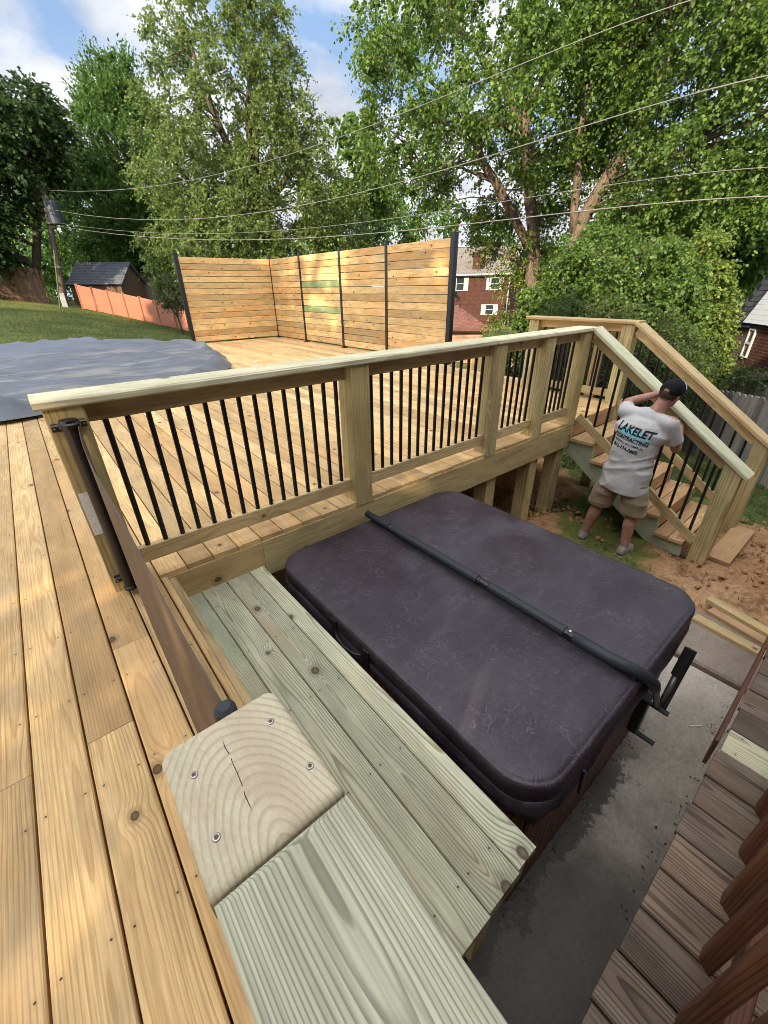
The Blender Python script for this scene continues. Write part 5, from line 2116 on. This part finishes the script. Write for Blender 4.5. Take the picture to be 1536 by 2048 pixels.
hs, P5, _, _, _ = prism_house('brick_house', 'brick house that the old deck is built against', (-5.0, -2.25), (8.0, -2.25), -8 if False else 8, -1.3, 4.6, 7.0, 'brick', 'shingle_grey', .4)

#@@MAN
# ------------------------------------------------------------------ the man at the stair rail
def cone_mesh(b, a, c, ra, rc, n=20, sx=1.0, up=None):
    """closed tapered capsule"""
    a, c = Vector(a), Vector(c)
    d = (c - a)
    L = d.length
    d.normalize()
    ref = Vector(up) if up else (Vector((0, 0, 1)) if abs(d.z) < .9 else Vector((0, 1, 0)))
    u = (ref - d * ref.dot(d)).normalized()
    w = d.cross(u)
    rings = []
    st = [(-1.0, .02), (-.92, .40), (-.7, .714), (-.38, .925), (0, 1)]
    prof = [(a - d * ra * -s, ra * r) for s, r in st] + [(c + d * rc * -s, rc * r) for s, r in reversed(st)]
    vs, fs = [], []
    for (p, r) in prof:
        for k in range(n):
            g = 2 * math.pi * k / n
            vs.append(p + u * math.cos(g) * r + w * math.sin(g) * r * sx)
    m = len(prof)
    for i in range(m - 1):
        for k in range(n):
            fs.append((i * n + k, i * n + (k + 1) % n, (i + 1) * n + (k + 1) % n, (i + 1) * n + k))
    fs.append(tuple(range(n - 1, -1, -1)))
    fs.append(tuple(range((m - 1) * n, m * n)))
    b.raw(vs, fs)


def ell(b, c, r, n=20, rot=None):
    c = Vector(c)
    vs, fs = [], []
    m = 12
    for i in range(m + 1):
        th = math.pi * (i + .02) / (m + .04)
        for k in range(n):
            g = 2 * math.pi * k / n
            v = Vector((r[0] * math.sin(th) * math.cos(g), r[1] * math.sin(th) * math.sin(g), r[2] * math.cos(th)))
            if rot:
                v = rot @ v
            vs.append(c + v)
    for i in range(m):
        for k in range(n):
            fs.append((i * n + k, i * n + (k + 1) % n, (i + 1) * n + (k + 1) % n, (i + 1) * n + k))
    fs.append(tuple(range(n - 1, -1, -1)))
    fs.append(tuple(range(m * n, (m + 1) * n)))
    b.raw(vs, fs)


def fuse(b, name, mat, parent, voxel=.008, smooth_it=6, disp=None, cut=None):
    """weld overlapping shapes into one skin"""
    me = bpy.data.meshes.new('tmp')
    me.from_pydata([tuple(v) for v in b.v], [], b.f)
    o = bpy.data.objects.new('tmp', me)
    COL.objects.link(o)
    bm = bmesh.new()
    bm.from_mesh(me)
    bmesh.ops.recalc_face_normals(bm, faces=bm.faces)
    bm.to_mesh(me)
    bm.free()
    r = o.modifiers.new('r', 'REMESH')
    r.mode = 'VOXEL'
    r.voxel_size = voxel
    s = o.modifiers.new('s', 'SMOOTH')
    s.factor = .5
    s.iterations = smooth_it
    dg = bpy.context.evaluated_depsgraph_get()
    ne = bpy.data.meshes.new_from_object(o.evaluated_get(dg))
    bpy.data.objects.remove(o)
    bm = bmesh.new()
    bm.from_mesh(ne)
    for (co, no) in (cut or []):
        g = bm.verts[:] + bm.edges[:] + bm.faces[:]
        bmesh.ops.bisect_plane(bm, geom=g, plane_co=co, plane_no=no, clear_outer=True)
    if disp:
        bm.normal_update()
        for v in bm.verts:
            v.co += v.normal * disp(v.co)
    org = Vector(ORG[parent.name])
    for v in bm.verts:
        v.co -= org
    bm.to_mesh(ne)
    bm.free()
    ne.materials.clear()
    ne.materials.append(M[mat])
    ne.polygons.foreach_set('use_smooth', [True] * len(ne.polygons))
    ob = bpy.data.objects.new(name, ne)
    ne.name = name
    COL.objects.link(ob)
    ob.parent = parent
    ORG[ob.name] = tuple(org)
    return ob


def person():
    G = -1.085
    man = thing('person', 'man in grey t-shirt, khaki shorts and black cap working at the stair rail', 'person', (4.03, 1.32, G))
    hipL, hipR = Vector((4.03, 1.415, -.26)), Vector((4.03, 1.205, -.26))
    kL, kR = Vector((4.03, 1.475, -.64)), Vector((4.06, 1.160, -.64))
    aL, aR = Vector((4.00, 1.535, -1.01)), Vector((4.01, 1.135, -1.01))
    pel, chest, neck = Vector((4.03, 1.31, -.20)), Vector((4.06, 1.30, .17)), Vector((4.10, 1.245, .36))
    head = Vector((4.165, 1.195, .475))
    sL, sR = Vector((4.08, 1.475, .285)), Vector((4.07, 1.095, .255))
    eL, hL = Vector((4.29, 1.555, .32)), Vector((4.375, 1.345, .425))
    eR, hR = Vector((4.20, 1.03, .02)), Vector((4.385, 1.10, .17))
    b = MB()
    # legs
    for (h, k, a) in ((hipL, kL, aL), (hipR, kR, aR)):
        cone_mesh(b, h, k, .085, .058)
        m = k.lerp(a, .32) + Vector((-.018, 0, 0))
        cone_mesh(b, k, m, .055, .058)
        cone_mesh(b, m, a, .056, .036)
        cone_mesh(b, a, a + Vector((.02, 0, -.035)), .036, .034)
        cone_mesh(b, a + Vector((-.03, 0, -.04)), a + Vector((.13, -.004, -.05)), .034, .032)
    # trunk
    cone_mesh(b, pel, chest, .118, .125, sx=1.22, up=(1, 0, 0))
    cone_mesh(b, chest, neck - Vector((0, 0, .06)), .12, .06, sx=1.4, up=(1, 0, 0))
    cone_mesh(b, neck - Vector((0, 0, .05)), head - Vector((.02, -.01, .04)), .062, .055)
    cone_mesh(b, sL, sR, .06, .06)
    # head: cranium, jaw, nose, ears
    hd = Vector((.90, -.16, -.10)).normalized()      # facing
    hup = Vector((.12, -.20, 1)).normalized()
    hside = hup.cross(hd).normalized()
    hup = hd.cross(hside)
    R_ = Matrix((hd, hside, hup)).transposed()
    ell(b, head + hup * .02, (.098, .077, .105), rot=R_)
    ell(b, head + hd * .035 - hup * .06, (.062, .058, .06), rot=R_)
    ell(b, head + hd * .105 - hup * .01, (.020, .014, .026), rot=R_)
    ell(b, head + hd * .096 - hup * .062, (.012, .026, .012), rot=R_)
    for s in (-1, 1):
        ell(b, head + hside * .078 * s - hup * .012 - hd * .005, (.020, .010, .032), rot=R_)
        ell(b, head + hside * .032 * s + hup * .018 + hd * .082, (.014, .022, .010), rot=R_)
    # arms
    for (s, e, h) in ((sL, eL, hL), (sR, eR, hR)):
        cone_mesh(b, s, e, .054, .042)
        m = e.lerp(h, .35)
        cone_mesh(b, e, m, .042, .042)
        cone_mesh(b, m, h, .041, .028)
    body = fuse(b, 'body', 'skin', man, .0075, 5)
    # hands with five separate curled fingers, wrapped round what they hold
    hb = MB()
    for (w, e, s, target) in ((hL, eL, 1, Vector((4.45, 1.25, .43))), (hR, eR, -1, Vector((4.45, 1.16, .19)))):
        f = (target - w).normalized()
        up = Vector((0, 0, 1))
        sd_ = f.cross(up).normalized()
        up = sd_.cross(f)
        palm = w + f * .045
        cone_mesh(hb, w, palm, .026, .032, sx=1.2)
        cone_mesh(hb, palm + up * .022, palm - up * .022, .022, .022)
        for i in range(4):
            o_ = (i - 1.5) * .019
            L = (.036, .042, .040, .030)[i]
            k0 = palm + f * .03 - up * o_
            k1 = k0 + f * L - sd_ * .006 * s
            k2 = k1 + f * L * .45 - sd_ * L * .62 * s
            k3 = k2 - sd_ * L * .45 * s - f * L * .2
            cone_mesh(hb, k0, k1, .0095, .009, 10)
            cone_mesh(hb, k1, k2, .009, .0082, 10)
            cone_mesh(hb, k2, k3, .0082, .007, 10)
        t0 = w + f * .02 + up * .025
        t1 = t0 + f * .03 + up * .018 - sd_ * .014 * s
        t2 = t1 + f * .026 - sd_ * .018 * s
        cone_mesh(hb, t0, t1, .012, .011, 10)
        cone_mesh(hb, t1, t2, .011, .0085, 10)
    h = fuse(hb, 'hands', 'skin', man, .0042, 2)
    # join the hands to the body so that it stays one figure
    bm = bmesh.new()
    bm.from_mesh(body.data)
    bm.from_mesh(h.data)
    bm.to_mesh(body.data)
    bm.free()
    bpy.data.objects.remove(h)
    body.data.polygons.foreach_set('use_smooth', [True] * len(body.data.polygons))

    # shirt
    b = MB()
    cone_mesh(b, Vector((4.03, 1.31, -.45)), Vector((4.035, 1.31, -.22)), .152, .142, sx=1.44, up=(1, 0, 0))
    cone_mesh(b, Vector((4.035, 1.31, -.20)), chest + Vector((0, 0, -.02)), .140, .152, sx=1.30, up=(1, 0, 0))
    cone_mesh(b, chest + Vector((0, 0, -.02)), Vector((4.085, 1.285, .265)), .152, .095, sx=1.55, up=(1, 0, 0))
    cone_mesh(b, sL + Vector((0, -.03, 0)), sR + Vector((0, .03, 0)), .068, .068)
    cone_mesh(b, Vector((4.09, 1.27, .28)), neck + Vector((0, .01, -.045)), .085, .066)
    cone_mesh(b, sL, sL.lerp(eL, .42), .070, .068)
    cone_mesh(b, sR, sR.lerp(eR, .75), .070, .074)

    def wr(co):
        q = np.array([co.x * 1.2 + 3, co.y * 2.0 + co.z * 1.3, co.z * 5.0 + co.y * 1.6])
        a = (float(vn(q, 2.6)) - .5)
        amt = .004 + .009 * float(sstep(.05, -.2, co.z))
        q2 = np.array([co.x * 2, co.y * 4 - co.z * 2, co.z * 9 + co.y * 4])
        q3 = np.array([co.x + 5, co.y * 1.4 - co.z * .9, co.z * 4.2 + co.y * 1.5])
        rdg = 1 - abs(2 * float(vn(q3, 2.9)) - 1)
        fold = (rdg ** 3) * .012 * float(sstep(.12, -.12, co.z))
        return a * amt * 1.2 + (float(vn(q2, 2.2)) - .5) * amt * .5 + fold - .003

    shirt = fuse(b, 't_shirt', 'shirt', man, .009, 6, wr,
                 cut=[((4.03, 1.31, -.405), (.05, .10, -1)), (tuple(sL.lerp(eL, .42)), tuple((eL - sL).normalized())),
                      (tuple(neck + Vector((.0, .0, -.012))), (.05, -.25, 1))] + [])
    # sleeve end of the right arm
    bm = bmesh.new()
    bm.from_mesh(shirt.data)
    org = Vector(ORG[man.name])
    dn = (eR - sR).normalized()
    pc = sR.lerp(eR, .72) - org
    dele = [v for v in bm.verts if (v.co - pc).dot(dn) > 0 and v.co.y + org.y < 1.125 and (v.co - pc).dot(dn) < .16 and ((v.co - pc) - dn * (v.co - pc).dot(dn)).length < .105]
    bmesh.ops.delete(bm, geom=dele, context='VERTS')
    bm.to_mesh(shirt.data)
    bm.free()
    md = shirt.modifiers.new('thick', 'SOLIDIFY')
    md.thickness = .003
    md.offset = -1

    # shorts
    b = MB()
    cone_mesh(b, Vector((4.03, 1.31, -.35)), Vector((4.03, 1.31, -.24)), .122, .115, sx=1.5, up=(1, 0, 0))
    for (hh, kk) in ((hipL, kL), (hipR, kR)):
        hh2 = hh + Vector((0, 0, -.04))
        cone_mesh(b, hh2, hh2.lerp(kk, .5), .096, .110)
        cone_mesh(b, hh2.lerp(kk, .5), kk + Vector((0, 0, .0)), .114, .106)
        pk = hh2.lerp(kk, .82) + Vector((.01, .090 * (1 if hh.y > 1.3 else -1), 0))
        ell(b, pk, (.055, .020, .06))

    def wr2(co):
        q = np.array([co.x * 2, co.y * 3 + co.z * 2.2, co.z * 6.5])
        rdg = 1 - abs(2 * float(vn(q * .7 + 4, 2.6)) - 1)
        return (float(vn(q, 2.4)) - .5) * .014 + (float(vn(q, 6.)) - .5) * .005 + rdg ** 3 * .009

    sh_ = fuse(b, 'shorts', 'shorts', man, .009, 5, wr2, cut=[((0, 0, -.635), (0, 0, -1)), ((0, 0, -.25), (0, 0, 1))])
    md = sh_.modifiers.new('thick', 'SOLIDIFY')
    md.thickness = .004

    # cap: dome, brim, back opening and white mesh front
    b = MB()
    ell(b, head + hup * .035, (.108, .088, .098), rot=R_, n=28)
    cap = fuse(b, 'cap', 'cap_cloth', man, .006, 3, cut=[(tuple(head + hup * .016), tuple(-hup + hd * .06))])
    # cut the strap opening
    bm = bmesh.new()
    bm.from_mesh(cap.data)
    oc = head - hd * .10 + hup * .030 - org
    dele = [f for f in bm.faces if ((f.calc_center_median() - oc).dot(hside) / .030) ** 2 + ((f.calc_center_median() - oc).dot(hup) / .026) ** 2 < 1 and (f.calc_center_median() - oc).dot(hd) < .05]
    bmesh.ops.delete(bm, geom=dele, context='FACES')
    bm.to_mesh(cap.data)
    bm.free()
    md = cap.modifiers.new('thick', 'SOLIDIFY')
    md.thickness = .003
    bb = MB()
    n = 14
    vs = []
    for j in range(5):
        for i in range(n + 1):
            g = math.radians(-62 + 124 * i / n)
            r = 1 + j * .16
            p = head + hup * (.022 - .004 * j - .012 * (math.sin(g) ** 2)) + hd * (.102 * math.cos(g) * r + j * .006) + hside * (.086 * math.sin(g) * (1 + j * .04))
            vs.append(p)
    fs = [(j * (n + 1) + i, j * (n + 1) + i + 1, (j + 1) * (n + 1) + i + 1, (j + 1) * (n + 1) + i) for j in range(4) for i in range(n)]
    bb.raw(vs, fs)
    br_ = bb.build('brim', 'cap_cloth', cap, smooth=True)
    md = br_.modifiers.new('thick', 'SOLIDIFY')
    md.thickness = .004
    b = MB()
    ell(b, head + hup * .036 + hd * .008 - hside * .006, (.108, .0885, .098), rot=R_, n=28)
    pm = fuse(b, 'mesh_patch', 'capmesh', man, .006, 3, cut=[(tuple(head + hup * .07), tuple(-hup)), (tuple(head + hd * .02), tuple(-hd)), (tuple(head - hside * .012), tuple(hside))])
    pm.parent = cap
    # hair at the nape
    b = MB()
    ell(b, head + hup * .012 - hd * .010, (.096, .0795, .085), rot=R_, n=24)
    fuse(b, 'hair', 'hair', man, .006, 3, cut=[(tuple(head - hup * .035), tuple(-hup)), (tuple(head + hup * .03), tuple(hup)), (tuple(head - hd * .0), tuple(hd))])

    # shoes and socks
    for (a, yw) in ((aL, .10), (aR, -.06)):
        d = Vector((1, yw, 0)).normalized()
        b = MB()
        an = Vector((a.x, a.y, 0))
        cone_mesh(b, an - d * .035 + Vector((0, 0, G + .052)), an + d * .10 + Vector((0, 0, G + .046)), .046, .044, sx=.95)
        cone_mesh(b, an + d * .08 + Vector((0, 0, G + .044)), an + d * .165 + Vector((0, 0, G + .036)), .044, .034, sx=1.1)
        cone_mesh(b, an - d * .02 + Vector((0, 0, G + .07)), an + d * .015 + Vector((0, 0, G + .095)), .045, .043)
        shoe = fuse(b, 'shoe', 'shoe', man, .006, 3, cut=[((0, 0, G + .012), (0, 0, -1)), ((0, 0, G + .118), (0, 0, 1))])
        sl = MB()
        pts = [(-.085, -.034), (-.05, -.043), (.06, -.046), (.14, -.046), (.19, -.03), (.205, 0), (.19, .03), (.14, .046), (.06, .046), (-.05, .043), (-.085, .034)]
        vs = []
        for z in (G - .008, G + .02):
            for (p, q) in pts:
                v = an + d * p + Vector((-d.y, d.x, 0)) * q
                vs.append((v.x, v.y, z))
        k = len(pts)
        sl.raw(vs, [tuple(range(k - 1, -1, -1)), tuple(range(k, 2 * k))] + [(i, (i + 1) % k, k + (i + 1) % k, k + i) for i in range(k)])
        sl.build('sole', 'sole', shoe)
        b = MB()
        cone_mesh(b, a + Vector((.012, 0, -.06)), a + Vector((.004, 0, .045)), .043, .041)
        fuse(b, 'sock', 'sock', man, .006, 3, cut=[(tuple(a + Vector((0, 0, .055))), (0, 0, 1))])

    # print on the back of the shirt
    dg = bpy.context.evaluated_depsgraph_get()
    bm = bmesh.new()
    bm.from_mesh(shirt.data)
    tree = BVHTree.FromBMesh(bm)
    bm.free()

    def project(me, name, mat, off):
        """text laid in (across, up) metres, pressed on to the shirt's back along +x"""
        for v in me.vertices:
            a, u = v.co.x, v.co.y
            o_ = Vector((3.6, 1.31 - a, u)) - org
            hit = tree.ray_cast(o_, Vector((1, 0, 0)))
            if hit[0] is not None:
                v.co = hit[0] - Vector((off, 0, 0))
            else:
                v.co = o_ + Vector((.45, 0, 0))
        me.materials.clear()
        me.materials.append(M[mat])
        ob = bpy.data.objects.new(name, me)
        COL.objects.link(ob)
        ob.parent = shirt
        return ob

    def text(body_, size, ax, uz, width, bold, shear, nm, tilt=-.16):
        cu = bpy.data.curves.new('t', 'FONT')
        cu.body = body_
        cu.size = size
        cu.offset = bold
        cu.shear = shear
        cu.resolution_u = 3
        o_ = bpy.data.objects.new('t', cu)
        COL.objects.link(o_)
        dg2 = bpy.context.evaluated_depsgraph_get()
        me = bpy.data.meshes.new_from_object(o_.evaluated_get(dg2))
        bpy.data.objects.remove(o_)
        bm2 = bmesh.new()
        bm2.from_mesh(me)
        bmesh.ops.triangulate(bm2, faces=bm2.faces)
        bmesh.ops.subdivide_edges(bm2, edges=[e for e in bm2.edges if e.calc_length() > .012], cuts=2)
        bm2.to_mesh(me)
        bm2.free()
        xs = [v.co.x for v in me.vertices]
        w0, w1 = min(xs), max(xs)
        for v in me.vertices:
            x = (v.co.x - w0) / (w1 - w0) * width
            y = v.co.y
            v.co.x = ax + x
            v.co.y = uz + y + tilt * (x - width / 2)
        project(me, nm, 'ink', .0052)

    text('LAKELET', .098, -.150, .140, .32, .0030, .28, 'shirt_text')
    text('CONTRACTING', .049, -.155, .078, .295, .0018, .12, 'shirt_text')
    text('RESIDENTIAL AND COMMERCIAL', .024, -.150, .042, .265, .0005, 0, 'shirt_text')
    text('812-774-0605', .043, -.146, -.006, .225, .0012, 0, 'shirt_text')
    # cyan brush stroke behind the letters
    nx_, nz2 = 40, 8
    vs, fs = [], []
    for i in range(nx_ + 1):
        x = -.125 + .275 * i / nx_
        lo = .118 + .010 * math.sin(i * .9) - .16 * (x + .0)
        hi = .142 + .046 * math.sin(math.pi * min(1, i / nx_ * 1.1)) + .006 * math.sin(i * 2.3) - .16 * x
        for j in range(nz2 + 1):
            vs.append((x, lo + (hi - lo) * j / nz2, 0))
    fs = [(i * (nz2 + 1) + j, (i + 1) * (nz2 + 1) + j, (i + 1) * (nz2 + 1) + j + 1, i * (nz2 + 1) + j + 1) for i in range(nx_) for j in range(nz2)]
    me = bpy.data.meshes.new('shirt_stroke')
    me.from_pydata(vs, [], fs)
    project(me, 'shirt_stroke', 'cyan', .0032)
    return man


person()
